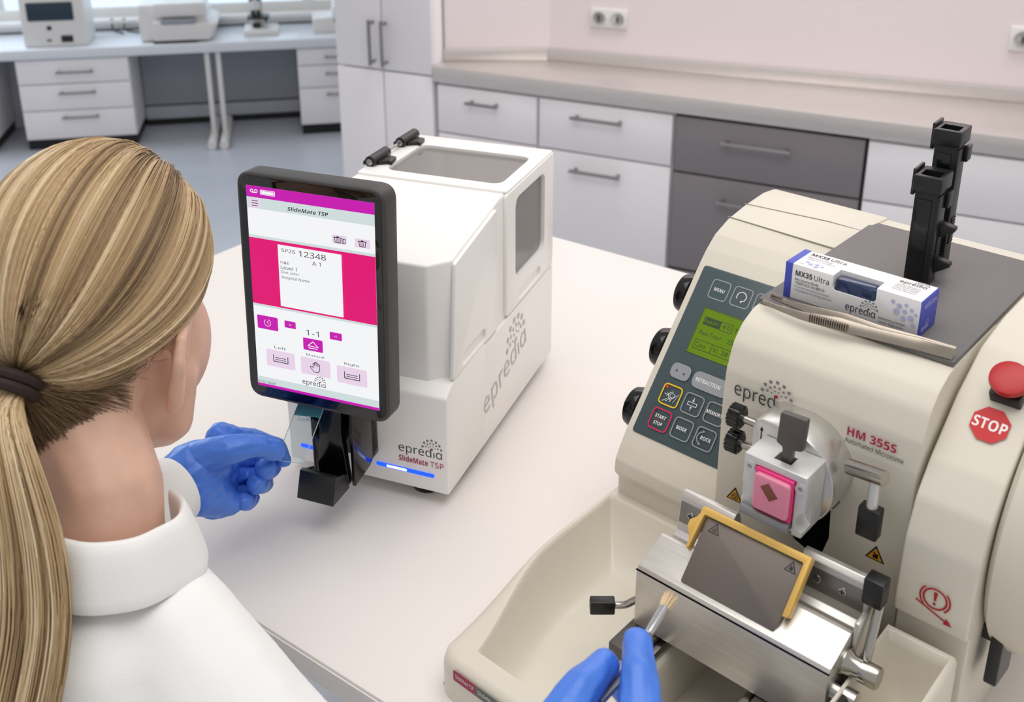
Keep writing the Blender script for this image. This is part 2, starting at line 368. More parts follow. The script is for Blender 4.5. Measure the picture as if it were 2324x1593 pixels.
def drawers(x0, x1, name, label, hx, zs, hz):
    t = bt(name, label, 'drawer unit', 'drawer units under the window bench')
    G().box((x0, .035, .045), (x1, .40, .418)).obj('body', CABW, t); G().box((x0 + .003, .03, 0), (x1 - .003, .4, .0445)).obj('plinth', KICK, t)  # black plinth is the kick plus the shadow painted in below the unit
    for (a, b), h in zip(zs, hz):
        d = G().box((x0 + .002, .018, a + .0025), (x1 - .002, .036, b - .0025), .0015).obj('drawer_front', CABW, t)
        handle(hx[0], hx[1], h, d, .018)
drawers(.045, .525, 'drawer_unit', 'white three drawer unit under the window bench, left of the knee space', (.215, .375), [(.047, .182), (.182, .305), (.305, .418)], (.152, .266, .362))
drawers(1.275, 1.61, 'drawer_unit', 'white drawer unit under the window bench beside the tall cupboard', (1.40, 1.50), [(.047, .228), (.228, .336), (.336, .418)], (.199, .299, .378))
drawers(-1.0, -.09, 'drawer_unit', 'drawer unit under the window bench at the left picture edge', (-.6, -.4), [(.047, .2), (.2, .418)], (.15, .3))
t = bt('modesty_panel', 'grey panel closing the back of the knee space below the bench', 'panel')
PANG = mat('panel_grey', (150, 153, 162), .5)
G().box((.53, .34, .10), (1.27, .36, .405)).obj('upper_board', PANG, t); G().box((.53, .325, .0), (1.27, .36, .029)).obj('plinth', KICK, t); G().box((.53, .33, .03), (1.27, .36, .092)).obj('lower_board', mat('panel_pale', (176, 180, 188), .5), t)  # black plinth strip also paints in the shadow at the knee space floor
t = bt('pedestal_stand', 'white steel leg with long floor foot supporting the window bench', 'stand')
for x in (.858, .908): G().box((x, .03, .035), (x + .022, .06, .421), .003).obj('upright', DEVW, t)
for x in (.856, .910): G().tube([(x + .012, -.14, .02), (x + .012, .295, .02)], .02, 12, 1).obj('foot', DEVW, t)
# instruments on the bench
def inst(name, x, y, label, cat='instrument'): return thing(name, (*bw(x, y), .468), BYAW, label, cat)
t = inst('tissue_processor', .09, .05, 'boxy white instrument with a dark window standing on the bench at far left')
G().prism([(0, 0), (.27, 0), (.27, .28), (.0, .28)], 'y', 0, .22, .01).obj('body', DEVW, t)
G().box((.03, -.006, .118), (.225, .002, .2), .01).obj('window', SMOKE, t); G().lathe([(.011, 0), (.009, .004), (0, .004)], (.115, 0, .085), (0, -1, 0), 16).obj('knob', BLACK, t)
G().box((.16, -.004, .02), (.21, .002, .05), .002).obj('switch_plate', BLACK, t); G().box((.10, -.004, .026), (.118, .002, .034), .001).obj('badge', GAPM, t)
for x in (.02, .23): G().cyl((x, .03, -.0), (0, 0, 1), .012, .008).obj('foot', BLACK, t)
t = inst('slide_stainer', .585, .02, 'large white bench instrument with a sloping grey tray opening, centre of the bench')
G().prism(fillet([(.0, .005), (.19, .005), (.32, .012), (.345, .075), (.30, .095), (.28, .17), (.0, .17)], .01, 3), 'y', .04, .34, .008).obj('body', DEVW, t)
G().prism(fillet([(.06, .012), (.31, .012), (.335, .085), (.065, .10)], .012, 3), 'y', .0, .06, .006).obj('front_hood', DEVW, t)
G().box((.10, -.004, .085), (.25, .05, .108), .004).obj('tray_opening', PANG, t); G().box((.07, .01, .118), (.30, .06, .18), .008).obj('lid', DEVW, t)
G().box((.06, .0, 0), (.25, .1, .01)).obj('foot_bar', BLACK, t)
t = inst('microscope', 1.04, .10, 'white compound microscope on the bench in front of the window', 'microscope')
G().box((.0, 0, 0), (.16, .16, .03), .008).obj('base', DEVW, t); G().prism(fillet([(.10, .03), (.16, .03), (.16, .19), (.06, .19), (.06, .15), (.11, .13)], .01, 3), 'x', .03, .09, .004).obj('arm', DEVW, t)
G().box((.02, .02, .075), (.12, .12, .085), .002).obj('stage', BLACK, t); G().cyl((.06, .06, .03), (0, 0, 1), .018, .02).obj('condenser', BLACK, t)
for dx in (-.012, .012): G().cyl((.06 + dx, .06, .11), (dx * .3, 0, -1), .008, .03).obj('objective', BLACK, t)
G().cyl((.06, .06, .12), (0, -.2, 1), .022, .05).obj('head', DEVW, t)
for dx in (-.016, .016): G().tube([(.06 + dx, .05, .16), (.06 + dx, .0, .20)], .009, 12, 1).obj('eyepiece', BLACK, t)
G().cyl((.095, .13, .06), (1, 0, 0), .018, .014).obj('focus_knob', BLACK, t)
t = inst('balance', 1.36, .11, 'small white instrument with a dark slot at the right end of the bench')
G().prism(fillet([(0, 0), (.22, 0), (.22, .12), (.10, .13), (.09, .075), (.0, .07)], .01, 3), 'y', 0, .18, .006).obj('body', DEVW, t); G().box((.10, -.004, .05), (.16, .004, .068), .002).obj('slot', SMOKE, t)
for k, (x, xe) in enumerate(((.42, .46), (.475, .53))):
    t = inst('power_plug', x, .37, ('dark plug and cable on the duct, nearer the boxy instrument', 'dark plug and cable on the duct, nearer the large instrument')[k], 'plug')
    t['group'] = 'plugs on the cable duct'
    G().cyl((0, .012, .045), (0, -1, 0), .012, .02).obj('plug', BLACK, t); G().tube([(0, 0, .04), (.005, -.03, .015), (.03, -.05, .0045), (.06 + k * .03, -.10, .0045)], .004, 8).obj('cable', BLACK, t)
# ================================================================== desk
DO = (-.0, 0); DY = 36.0
t = thing('lab_desk', (0, 0, 0), DY, 'pale laminate laboratory desk carrying the slide printer and the microtome', 'desk')
G().box((-1.138, .412, .875), (1.1, 1.189, .9), .0015).obj('desktop', DESKM, t)
G().box((-1.138, .4105, .878), (1.1, .4118, .8975)).obj('edge_band', EDGEM, t)
G().box((-1.08, .47, .83), (1.05, 1.15, .874)).obj('frame_rail', PANG, t)
for x in (-1.05, 1.0):
    for y in (.5, 1.08): G().box((x, y, 0), (x + .05, y + .05, .83), .004).obj('leg', PANG, t)
# ================================================================== slide printer (X right, Y back, Z up)
PR = thing('slide_printer', (-.0572, .7947, .90), 20.9, 'white slide label printer with a touch screen and blue front lights on the desk', 'printer')
Z0 = .012                                                                # clearance under the housing
def up(g): return g
g = G(); SH = Matrix.Translation((0, 0, Z0))
side = [(.012, .04), (.012, .218), (.137, .238), (.286, .238), (.286, .0), (.04, .0)]
t_ = bmesh.new(); A = [t_.verts.new((-.163, y, z)) for y, z in side]; B = [t_.verts.new((-.0035, y, z)) for y, z in side]
t_.faces.new(A); t_.faces.new(B[::-1])
for i in range(6): t_.faces.new((A[i], A[(i + 1) % 6], B[(i + 1) % 6], B[i]))
for px, s_ in ((-.022, 1), (-.1445, -1)):
    geom = list(t_.verts) + list(t_.edges) + list(t_.faces)
    r_ = bmesh.ops.bisect_plane(t_, geom=geom, plane_co=(px, .012, 0), plane_no=Vector((s_ * .62, -.78, 0)).normalized(), clear_outer=True)
    bmesh.ops.holes_fill(t_, edges=[e for e in t_.edges if len(e.link_faces) == 1])
g._add(t_, .0025, 3, SH)
body = g.obj('housing', WHITE, PR)
cut(body, G().box((-.150, .163, .13 + Z0), (-.009, .258, .228 + Z0)).prism(rrect(-.139, .166, -.014, .254, .012), 'z', .22 + Z0, .25 + Z0).prism(rrect(.170, .140, .257, .226, .012), 'x', -.02, .01, m=SH))
g = G().prism(fillet([(0, 0), (0, .099), (.013, .107), (.09, .112), (.09, 0)], [.002, .004, .002, 0, 0], 3), 'x', -.164, 0, .002, m=SH)
g.obj('front_fascia', WHITE, PR)
# side panels standing proud of the housing, with finger slots and window
pa = G().prism(fillet([(.016, .109), (.122, .109), (.122, .233), (.026, .2175)], .003, 3), 'x', -.0036, .0, .0008, m=SH).obj('side_panel', WHITE2, PR)
cut(pa, G().prism(rrect(.036, .1125, .092, .126, .0066), 'x', -.0028, .01, m=SH))
pb = G().prism(fillet([(.147, .109), (.2855, .109), (.2855, .2385), (.147, .2375)], .003, 3), 'x', -.0036, .0, .0008, m=SH).obj('side_panel', WHITE2, PR)
cut(pb, G().prism(rrect(.180, .1125, .246, .125, .006), 'x', -.0028, .01, m=SH).prism(rrect(.170, .140, .257, .226, .012), 'x', -.01, .01, m=SH))
G().prism([(.002, .0), (.002, .096), (.014, .1055), (.286, .1075), (.286, .0)], 'x', -.0036, -.0002, .0006, m=SH).obj('skirt_panel', WHITE, PR)
lid = G().prism(rrect(-.162, .149, -.001, .285, .004), 'z', .2375, .2405, .001, m=SH).obj('lid', WHITE2, PR)
cut(lid, G().prism(rrect(-.139, .166, -.014, .254, .012), 'z', .23, .25, m=SH))
G().prism(rrect(-.1395, .1655, -.0135, .2545, .012), 'z', .2355, .237, m=SH).obj('window_pane', WIN, PR)
G().prism(rrect(.1695, .1395, .2575, .2265, .012), 'x', -.0055, -.004, m=SH).obj('window_pane', WIN, PR)
for y0 in (.168, .236):
    h = G().tube([(-.157, y0, .2455 + Z0), (-.157, y0 + .036, .2455 + Z0)], .0058, 16, 1).prism(fillet([(-.152, y0 + .006), (-.143, y0 + .012), (-.138, y0 + .010), (-.141, y0 + .028), (-.152, y0 + .03)], .001, 2), 'z', .2405 + Z0, .2445 + Z0, .0006).prism(fillet([(-.168, y0 + .004), (-.160, y0 + .010), (-.160, y0 + .026), (-.168, y0 + .032)], .001, 2), 'z', .2395 + Z0, .2435 + Z0, .0006).obj('hinge', BLACK, PR)
    G().tube([(-.157, y0 - .0012, .2455 + Z0), (-.157, y0 + .001, .2455 + Z0)], .0034, 12, 1).obj('hinge_pin', STEEL, h)
G().tube([(-.157, .204, .2455 + Z0), (-.157, .236, .2455 + Z0)], .0015, 8, 1).obj('hinge_rod', STEEL, PR)
for x, y in ((-.032, .026), (-.132, .026), (-.032, .25), (-.132, .25)): G().lathe([(.0155, 0), (.0165, .002), (.0175, .0125), (0, .0125)], (x, y, 0), (0, 0, 1)).obj('foot', BLACK, PR)
BLUEL = glow('blue_strip', (20, 70, 255), 2.2); BLUEW = glow('white_strip', (205, 225, 255), 2.6)
for x0, x1, hot in ((-.152, -.112, None), (-.072, -.0135, (-.061, -.041))):
    s = G().prism(rrect(x0, .0155, x1, .0192, .0018), 'y', -.0006, .002, m=SH).obj('status_light', BLUEL, PR)
    if hot: G().box((hot[0], -.001, .0163 + Z0), (hot[1], -.0003, .0184 + Z0)).obj('bright_segment', BLUEW, s)
d = Decal((0, 0, Z0), (1, 0, 0), (0, 0, 1)); GI = ink('charcoal', (52, 54, 58)); DG = ink('dot_grey', (120, 118, 120)); CR = ink('crimson', (168, 22, 66))
logo(d, -.0485, .0365, .043, GI, DG, CR, .0082); d.text('SlideMate', -.0485, .0265, .0056, CR, width=.029, bold=.02); d.text('TSP', -.0175, .0265, .0056, CR, width=.0135); d.obj('lettering', PR)
d = Decal((0, .087, .031 + Z0), (0, .78, .16), (0, -.16, .78)); PG = ink('relief_shade_grey', (196, 190, 188)); logo(d, .0, .0, .118, PG, PG, PG, .022); d.obj('side_logo', PR)  # flat grey print stands in for the shading of the raised logo
# slide outlet: bracket with channel and catch tray
ch = G().prism([(-.044, .022), (-.044, .126), (-.002, .126), (-.002, .036), (-.016, .026)], 'x', -.0725, -.069, .0006, m=SH)
ch.prism([(-.044, .022), (-.044, .126), (-.002, .126), (-.002, .036), (-.016, .026)], 'x', -.1105, -.108, .0006, m=SH)
ch.prism(fillet([(-.103, .024), (-.0735, .022), (-.0755, .04), (-.079, .075), (-.077, .112), (-.077, .126), (-.103, .126), (-.1035, .112), (-.100, .075), (-.1045, .04)], .004, 3), 'y', -.047, -.040, .0008, m=SH)
ch.box((-.1105, -.012, .03), (-.069, -.0005, .126), .0006, m=SH)
ch.obj('slide_chute', BLACKG, PR)
tr = G().prism(fillet([(-.076, .021), (-.068, .045), (-.063, .045), (-.064, .019)], .001, 2), 'x', -.1095, -.0755, .0008, m=SH)
tr.prism(fillet([(-.074, .020), (-.042, .020), (-.042, .026), (-.074, .026)], .001, 2), 'x', -.108, -.0765, .0008, m=SH)
tr.prism(fillet([(-.075, .020), (-.067, .045), (-.048, .036), (-.045, .020)], .001, 2), 'x', -.0775, -.0745, .0005, m=SH)
tr.prism(fillet([(-.075, .020), (-.067, .045), (-.048, .036), (-.045, .020)], .001, 2), 'x', -.1095, -.1072, .0005, m=SH)
tr.obj('catch_tray', BLACK, PR)
G().box((-.118, -.04, .14 + Z0), (-.058, .0135, .20 + Z0), .004).obj('screen_mount', BLACK, PR)
# touch screen
TM = Matrix.Translation((-.0868, -.063, .2105 + Z0)) @ Matrix.Rotation(-math.radians(2.6), 4, 'X')
W2, H2 = .0668, .1005
tab = G().prism(rrect(-W2, -H2, W2, H2, .013, 7), 'y', 0, .021, .0022, 3, m=TM).obj('display', DARK, PR)
tab['label'] = 'dark grey touch screen showing a magenta user interface'
G().prism(rrect(-W2 + .003, -H2 + .003, W2 - .003, H2 - .003, .010, 6), 'y', -.0005, .002, .0003, m=TM).obj('front_glass', GLASSB, tab)
sw, sh = .1155, .1785; o = TM @ Vector((-sw / 2 + .0005, -.0006, sh / 2 + .0005)); rx = TM.to_3x3() @ Vector((1, 0, 0)); uy = TM.to_3x3() @ Vector((0, 0, 1))
d = Decal(o, rx, uy, step=.00004, lift=.0001)
ES = .92
MAG = glow('magenta', (205, 28, 182), ES); PNK = glow('pink', (232, 24, 120), ES); WHT = glow('screen_white', (252, 253, 255), ES); MNT = glow('mint', (214, 228, 228), ES); LIL = glow('lilac', (240, 218, 240), ES); INK = ink('screen_black', (30, 30, 36)); INK2 = ink('screen_grey', (90, 96, 110))
def R(s0, t0, s1, t1, m, r=0): d.rect(s0 * sw, -t1 * sh, s1 * sw, -t0 * sh, m, r)
def T(txt, s, t, h, m, align='L', **k): d.text(txt, s * sw, -t * sh, h * sh, m, align, **k)
def L(pts, wd, m, closed=False): d.stroke([(p[0] * sw, -p[1] * sh) for p in pts], wd * sw, m, closed)
R(0, 0, 1, 1, WHT); R(0, 0, 1, .054, MAG); R(0, .054, 1, .106, MNT); R(0, .235, 1, .248, MNT); R(0, .248, 1, .574, PNK); R(0, .574, 1, .585, MNT); R(0, .95, 1, .986, MNT); R(0, .986, 1, 1, MAG)
for sx in (.047, .082): d.arc(sx * sw, -.0235 * sh, .0105 * sw, 0, 6.2832, .006 * sw, WHT)
L([(.047, .0305), (.082, .0305)], .006, WHT); R(.115, .0135, .235, .037, WHT, .001); R(.121, .0165, .229, .034, MAG); R(.126, .0185, .224, .032, WHT)
R(.025, .06, .112, .101, LIL, .0008)
for k in range(3): L([(.043, .069 + .0115 * k), (.094, .069 + .0115 * k)], .005, INK)
T('SlideMate TSP', .49, .0925, .0175, INK, 'C', width=.32 * sw, bold=.018, shear=.2)
for a, b in ((.675, .785), (.85, .965)):
    R(a, .172, b, .213, LIL, .0008); c = (a + b) / 2 - (.012 if a < .8 else 0)
    L([(c - .026, .184), (c - .021, .207), (c + .021, .207), (c + .026, .184)], .005, INK); L([(c - .033, .1835), (c + .033, .1835)], .006, INK); L([(c - .01, .180), (c + .01, .180)], .006, INK)
    for q in (-.010, 0, .010): L([(c + q, .187), (c + q * .9, .203)], .004, INK)
    if a < .8:
        for q in (0, .012): L([(c + .036 + q, .189), (c + .048 + q, .185), (c + .048 + q, .203), (c + .036 + q, .207)], .004, INK, True)
R(.24, .26, .745, .562, WHT)
T('SP26', .268, .293, .0165, INK, width=.113 * sw); T('12348', .408, .3005, .026, INK, width=.215 * sw); T('A 1', .512, .333, .0185, INK, width=.068 * sw); T('H&E', .258, .350, .0130, INK, width=.068 * sw); T('Level 1', .258, .3765, .0165, INK, width=.130 * sw); T('Doe. John', .258, .396, .0120, INK, width=.142 * sw); T('Hospital Name', .264, .4215, .0135, INK, width=.222 * sw)
R(.037, .626, .209, .694, MAG, .001); d.arc(.122 * sw, -.66 * sh, .0031, 2.2, 7.6, .0004, WHT); T('1', .122, .6705, .019, WHT, 'C')
R(.265, .630, .357, .665, MAG, .0006); T('\u21e6', .311, .6545, .014, WHT, 'C'); R(.632, .643, .728, .680, MAG, .0006); T('\u21e8', .68, .669, .014, WHT, 'C')
T('1-1', .492, .682, .027, INK2, 'C', width=.104 * sw); R(.413, .697, .572, .758, MAG, .001); L([(.452, .735), (.4925, .711), (.533, .735)], .006, WHT, True); L([(.455, .745), (.530, .745)], .006, WHT)
for s0, s1, t0, nm in ((.10, .338, .792, 'Left'), (.388, .628, .795, 'Manual'), (.682, .922, .802, 'Right')):
    c = (s0 + s1) / 2; T(nm, c, t0 - .009, .0125, INK2, 'C', width=.024 * sw * len(nm)); R(s0, t0, s1, t0 + .086, LIL, .0014)
    if nm != 'Manual':
        L([(c - .06, t0 + .024), (c - .06, t0 + .058), (c + .06, t0 + .058), (c + .06, t0 + .024)], .006, INK)
        for q in (.037, .047): L([(c - .045, t0 + q), (c + .045, t0 + q)], .005, INK)
    else:
        hp = [(-.045, .044), (-.030, .040), (-.020, .047), (-.020, .026), (-.012, .024), (-.008, .038), (-.008, .018), (.002, .016), (.005, .037), (.008, .018), (.017, .019), (.018, .038), (.024, .025), (.034, .027), (.033, .056), (.018, .068), (-.016, .068), (-.030, .056)]
        L([(c + p[0], t0 + p[1]) for p in hp], .005, INK, True)
logo(d, .395 * sw, -.934 * sh, .19 * sw, INK, INK2, CR, .0042); T('01/01 08:00', .02, .9745, .0125, INK, width=.15 * sw)
d.obj('user_interface', tab)
# ---- glass slide held by the left glove
SL = thing('glass_slide', (0, 0, 0), 0, 'clear glass microscope slide with a pale blue label, held in the blue glove', 'slide')
GL = mat('slide_glass', (235, 245, 248), .02, trans=1.0, ior=1.3, spec=.3); GLE = mat('slide_edge_glass', (170, 205, 225), .1, emit=(.55, .75, .9), estr=.0)
so, sx_, su_ = Vector((-.1959, .7426, .9860)), Vector((.935, -.3383, .1064)).normalized(), Vector((.2353, .8174, .5259)).normalized(); sn_ = sx_.cross(su_).normalized()
SM = Matrix((( sx_.x, sn_.x, su_.x, so.x), (sx_.y, sn_.y, su_.y, so.y), (sx_.z, sn_.z, su_.z, so.z), (0, 0, 0, 1)))
SL.matrix_world = SM
G().box((0, -.0004, 0), (.0254, .0004, .066)).obj('glass', GL, SL)
G().box((0, -.00062, .0415), (.0254, -.00045, .066)).obj('label_area', mat('slide_blue_label', (112, 190, 218), .5), SL)
G().box((-.0003, -.0004, 0), (.0, .0004, .066)).box((.0254, -.0004, 0), (.0257, .0004, .066)).box((0, -.0004, -.0003), (.0254, .0004, 0)).obj('ground_edge', GLE, SL)
d = Decal((0, -.00064, 0), (1, 0, 0), (0, 0, 1), step=.00003, lift=.00003); SI = ink('slide_text', (40, 62, 78))
for q, (tx, hh) in enumerate((('H&E', .0018), ('Level 1', .0022), ('Doe. John', .0016), ('Hospital Name', .0016))): d.text(tx, .0022, .0532 - .0029 * q, hh, SI)
SBL = ink('slide_blue', (70, 130, 190))
for tx, x_, hh, w_ in (('S', .0042, .0032, .0019), ('LIDE', .0065, .0024, .0056), ('M', .0126, .0032, .0030), ('ATE', .0160, .0024, .0042)): d.text(tx, x_, .0372, hh, SBL, width=w_, shear=.2)
d.obj('lettering', SL)
# ================================================================== microtome (X right, Y back, Z up)
MT = thing('microtome', (-.0562, .5882, .90), 41.6, 'beige rotary microtome with control panel, knife holder and waste trays on the desk', 'microtome')
def ss(a, b, x): x = max(0, min(1, (x - a) / (b - a))); return x * x * (3 - 2 * x)
def lerp(a, b, t): return a + (b - a) * t
def rimz(y): return .034 + .021 * ss(.0, .14, y)
def base_z(x, y):
    rim = rimz(y); z = rim
    inl = .022 * (1 - ss(.0, .12, y)) + .0045                         # inner left edge of the waste tray
    # left tray
    wl = max(0, min(1, (x - inl) / (.030 + .012 * ss(.02, .2, y)))); wf = max(0, min(1, (y - .020) / .022)); wr = 1 - ss(.088, .102, x); wb = max(0, min(1, (.204 - y) / .05))
    fl = .005 + .01 * ss(.05, .19, y)
    dpt = min(wl, wf, 1, wr, max(wb, 0)); z = lerp(rim, fl, 1 - (1 - dpt) ** 2.2)
    if x > .100:                                                       # knife carriage bed with open trough
        z = .036; tr_ = ss(.1365, .1395, x) * (1 - ss(.196, .199, x)) * ss(.012, .02, y); z = lerp(.05 if x < .2 else .036, .002, tr_)
        if y < .012: z = rim
    if x > .2505:                                                       # right tray
        if x < .2535: z = lerp(.03, .097, ss(.2505, .2535, x))
        else:
            e = min(x - .2560, .2945 - x, y - .006, .164 - y); q = max(0, min(1, e / .020)); z = lerp(.097, .034 + .022 * ss(.08, .16, y), 1 - (1 - q) ** 2.2)
            if y > .168: z = .05
    return z
def drop(x, y):                                                        # rounded outer edges
    e = min(x, .2985 - x, y - .0); r = lerp(.010, .0035, max(ss(.24, .25, x), ss(.05, .12, y))); return 0 if e > r else (r - math.sqrt(max(0, r * r - (r - e) ** 2)))
xs = sorted(set([round(v, 5) for v in np.concatenate([np.linspace(0, .012, 9), np.linspace(.012, .045, 34), np.linspace(.045, .105, 22), np.linspace(.105, .142, 16), np.linspace(.142, .194, 8), np.linspace(.194, .262, 34), np.linspace(.262, .288, 8), np.linspace(.288, .2985, 9)])]))
ys = sorted(set([round(v, 5) for v in np.concatenate([np.linspace(0, .014, 10), np.linspace(.014, .04, 20), np.linspace(.04, .16, 34), np.linspace(.16, .22, 32)])]))
V, F = [], []; nx, ny = len(xs), len(ys)
for y in ys:
    for x in xs:
        cr = .018; fx, fy = x, y                                        # round the left front corner in plan
        if x < cr and y < cr:
            dx, dy = cr - x, cr - y; mxx = max(dx, dy); L_ = math.hypot(dx, dy)
            if L_ > 1e-9: fx, fy = cr - dx * mxx / L_, cr - dy * mxx / L_
        z = base_z(x, y); e = drop(x, y); draft = .004 * (1 - ss(0, .012, x)); V.append((fx + draft * .0, fy + .0, max(.004, z - e)))
for j in range(ny - 1):
    for i in range(nx - 1): a = j * nx + i; F.append((a, a + 1, a + nx + 1, a + nx))
per = [i for i in range(nx)] + [j * nx + nx - 1 for j in range(1, ny)] + [(ny - 1) * nx + i for i in range(nx - 2, -1, -1)] + [j * nx for j in range(ny - 2, 0, -1)]
b0 = len(V); V += [(V[i][0], V[i][1], .0) for i in per]
for k in range(len(per)): k2 = (k + 1) % len(per); F.append((per[k], b0 + k, b0 + k2, per[k2]))
F.append([b0 + k for k in range(len(per))][::-1])
me = bpy.data.meshes.new('base'); me.from_pydata(V, [], F); finish_mesh(me, 70); link('base', me, MT, BEIGE2)
G().box((.004, .006, .0005), (.294, .2, .0035)).obj('rubber_edge', mat('base_rubber', (70, 78, 80), .6), MT)
# label strip on the front of the base
d = Decal((.0205, -.0003, .0258), (1, 0, 0), (0, 0, 1)); d.rect(0, -.0046, .0225, .0046, ink('magenta_label', (158, 24, 74)), .0014); d.rect(.0215, -.0046, .06, .0046, ink('grey_label', (92, 98, 92)), .0014)
d.text('SlideMate TSP', .0022, -.0014, .0032, ink('white', (235, 232, 228)), width=.0175); d.text('SlideMate', .0235, -.0014, .0032, ink('white', (235, 232, 228)), width=.0175); d.obj('base_label', MT)
# main housing
prof = [(.212, .0), (.212, .07), (.2055, .078), (.2065, .090), (.213, .101), (.221, .1125), (.3204, .2285), (.33, .2385), (.343, .2485), (.364, .2565), (.393, .2612), (.425, .264), (.446, .262), (.455, .25), (.458, .0)]
G().prism(fillet(prof, .006, 3), 'x', .005, .1155, .0025, 2).obj('housing', BEIGE, MT)
G().prism(fillet([(.27, .0), (.27, .25), (.30, .2575), (.393, .2598), (.425, .262), (.446, .26), (.455, .248), (.458, .0)], .006, 3), 'x', .113, .257, .001, 2).obj('rear_housing', BEIGE, MT)
SEAM = mat('seam_shadow_gap', (150, 145, 134), .7)
G().tube([(.0045, .366, .2572), (.06, .364, .2571), (.113, .362, .2570)], .0006, 6, 1).obj('seam', SEAM, MT)
G().tube([(.0045, .394, .2613), (.08, .402, .2621), (.16, .402, .2609)], .0006, 6, 1).obj('seam', SEAM, MT)
# shroud with the specimen head
sp = [(.187, .055), (.187, .200), (.189, .222), (.196, .241), (.207, .252), (.222, .2585), (.24, .2595), (.31, .2595), (.31, .055)]
shd = G().prism(fillet(sp, [0, .02, .02, .02, .02, .02, 0, 0, 0], 4), 'x', .110, .2515, .0022, 2).obj('shroud', BEIGE, MT)
cut(shd, G().prism(fillet([(.166, .19), (.197, .19), (.200, .125), (.196, .109), (.186, .106), (.175, .110), (.163, .124)], .006, 4), 'y', .17, .215))
G().box((.16, .2105, .10), (.205, .212, .2)).obj('slot_shade_sheet', VOID, MT)  # black sheet stands in for the darkness inside the shroud opening
for s_ in (0,): G().prism(fillet([(.166, .17), (.197, .17), (.200, .125), (.196, .109), (.186, .106), (.175, .110), (.163, .124)], .006, 4), 'y', .1885, .2115).obj('slot_shade_fill', VOID, MT)  # matte black filler paints the shade of the open hole
# right module with emergency stop
rp = [(.178, .02), (.178, .106), (.1705, .109), (.1695, .120), (.1715, .165), (.18, .191), (.196, .211), (.231, .2415), (.267, .2612), (.31, .267), (.425, .266), (.446, .26), (.455, .248), (.458, .0), (.196, .0)]
G().prism(fillet(rp, [.002, .002, .003, .02, .03, .02, .03, .03, .03, .02, .01, .004, .004, 0, 0], 4), 'x', .2545, .301, .0035, 3).obj('drive_housing', BEIGE, MT)
G().box((.2505, .30, .05), (.256, .45, .25)).obj('joint_strip', SEAM, MT)
# grey mat on top
G().prism([(.1105, .2285), (.2505, .2285), (.2505, .425), (.1105, .425)], 'z', .2596, .2632, .0006).obj('top_mat', MATGREY, MT)
# control panel on the slope
A_ = Vector((.005, .221, .1125)); SD = Vector((0, .3204 - .221, .2285 - .1125)).normalized(); SN = Vector((1, 0, 0)).cross(SD)
def psl(x, t_, n=0): return A_ + Vector((x - .005, 0, 0)) + SD * t_ + SN * n
PMt = Matrix(((1, SD.x, SN.x, A_.x - .005), (0, SD.y, SN.y, A_.y), (0, SD.z, SN.z, A_.z), (0, 0, 0, 1)))
pan = G().prism(rrect(.0115, .0, .1105, .1525, .003), 'z', -.001, .0008, .0003, m=PMt).obj('control_panel', TEAL, MT)
d = Decal(psl(0, 0, .0009), (1, 0, 0), SD, step=.00004); LG = ink('key_grey', (146, 148, 154)); LW = ink('key_white', (226, 228, 226)); YE = ink('key_yellow', (230, 190, 20)); CRM = ink('key_crimson', (206, 28, 84)); TD = ink('key_dark', (52, 64, 67))
def key(x, t_, m=LG, s=.0083, w=.0010): d.stroke(rrect(x - s, t_ - s, x + s, t_ + s, .0034, 5), w, m, True)
for x in (.0337, .0545, .0752): key(x, .1352)
d.text('MENU', .0337, .1336, .0030, LW, 'C', width=.0098, bold=.02); d.arc(.0545, .1355, .0042, -.9, 3.7, .0008, LW); d.poly([(.0545, .1318), (.0560, .1302), (.0568, .1330)], LW); d.stroke([(.0700, .1310), (.0745, .1345), (.080, .1345)], .0010, LW)
LCDG = glow('lcd_green', (132, 172, 20), .55); LCDD = ink('lcd_dark', (34, 66, 26)); LCDE = ink('lcd_well', (70, 92, 20))
d.rect(.0275, .0775, .0985, .1180, LCDE); d.rect(.0288, .0775, .0985, .1168, LCDG)
d.rect(.0318, .1035, .0475, .1105, LCDD); d.text('Feed=', .0325, .1053, .0040, LCDG, mono=True, width=.013); d.stroke([(.0475, .1035), (.0585, .1035), (.0585, .1105), (.0475, .1105)], .0005, LCDD, True); d.text('4.0', .0492, .1053, .0040, LCDD, mono=True, width=.0075); d.text('Trim', .0605, .1053, .0040, LCDD, mono=True)
d.text('Rem.Trav=', .0325, .0948, .0042, LCDD, mono=True, width=.0205); d.text('25', .0585, .0948, .0042, LCDD, mono=True)
d.stroke([(.0318, .0822), (.0480, .0822), (.0480, .0900), (.0318, .0900)], .0005, LCDD, True); d.stroke([(.0480, .0822), (.0850, .0822), (.0850, .0900), (.0480, .0900)], .0005, LCDD, True); d.text('Cont', .0332, .0841, .0042, LCDD, mono=True, width=.0098); d.text('V: 38', .0496, .0841, .0042, LCDD, mono=True, width=.014)
d.rect(.0222, .0532, .0405, .0662, LG, .0055); d.poly([(.0266, .0588), (.0288, .0588), (.0277, .0612)], TD); d.poly([(.0338, .0596), (.0360, .0596), (.0349, .0572)], TD)
d.rect(.0435, .0520, .0775, .0662, LG, .0060); d.text('RETRACTION', .0464, .0575, .0032, LW, width=.0225, bold=.015)
key(.0317, .0385, YE, .0085, .0012); key(.0527, .0385); key(.0737, .0385); key(.0317, .0170, CRM, .0085, .0012); key(.0527, .0170); key(.0737, .0170)
for q in range(7): d.stroke([(.0265 + .0016 * q - .002 * (q % 2), .0318 + .0003 * q), (.0292 + .0016 * q, .0345 + .0012 * q)], .0003, LW)
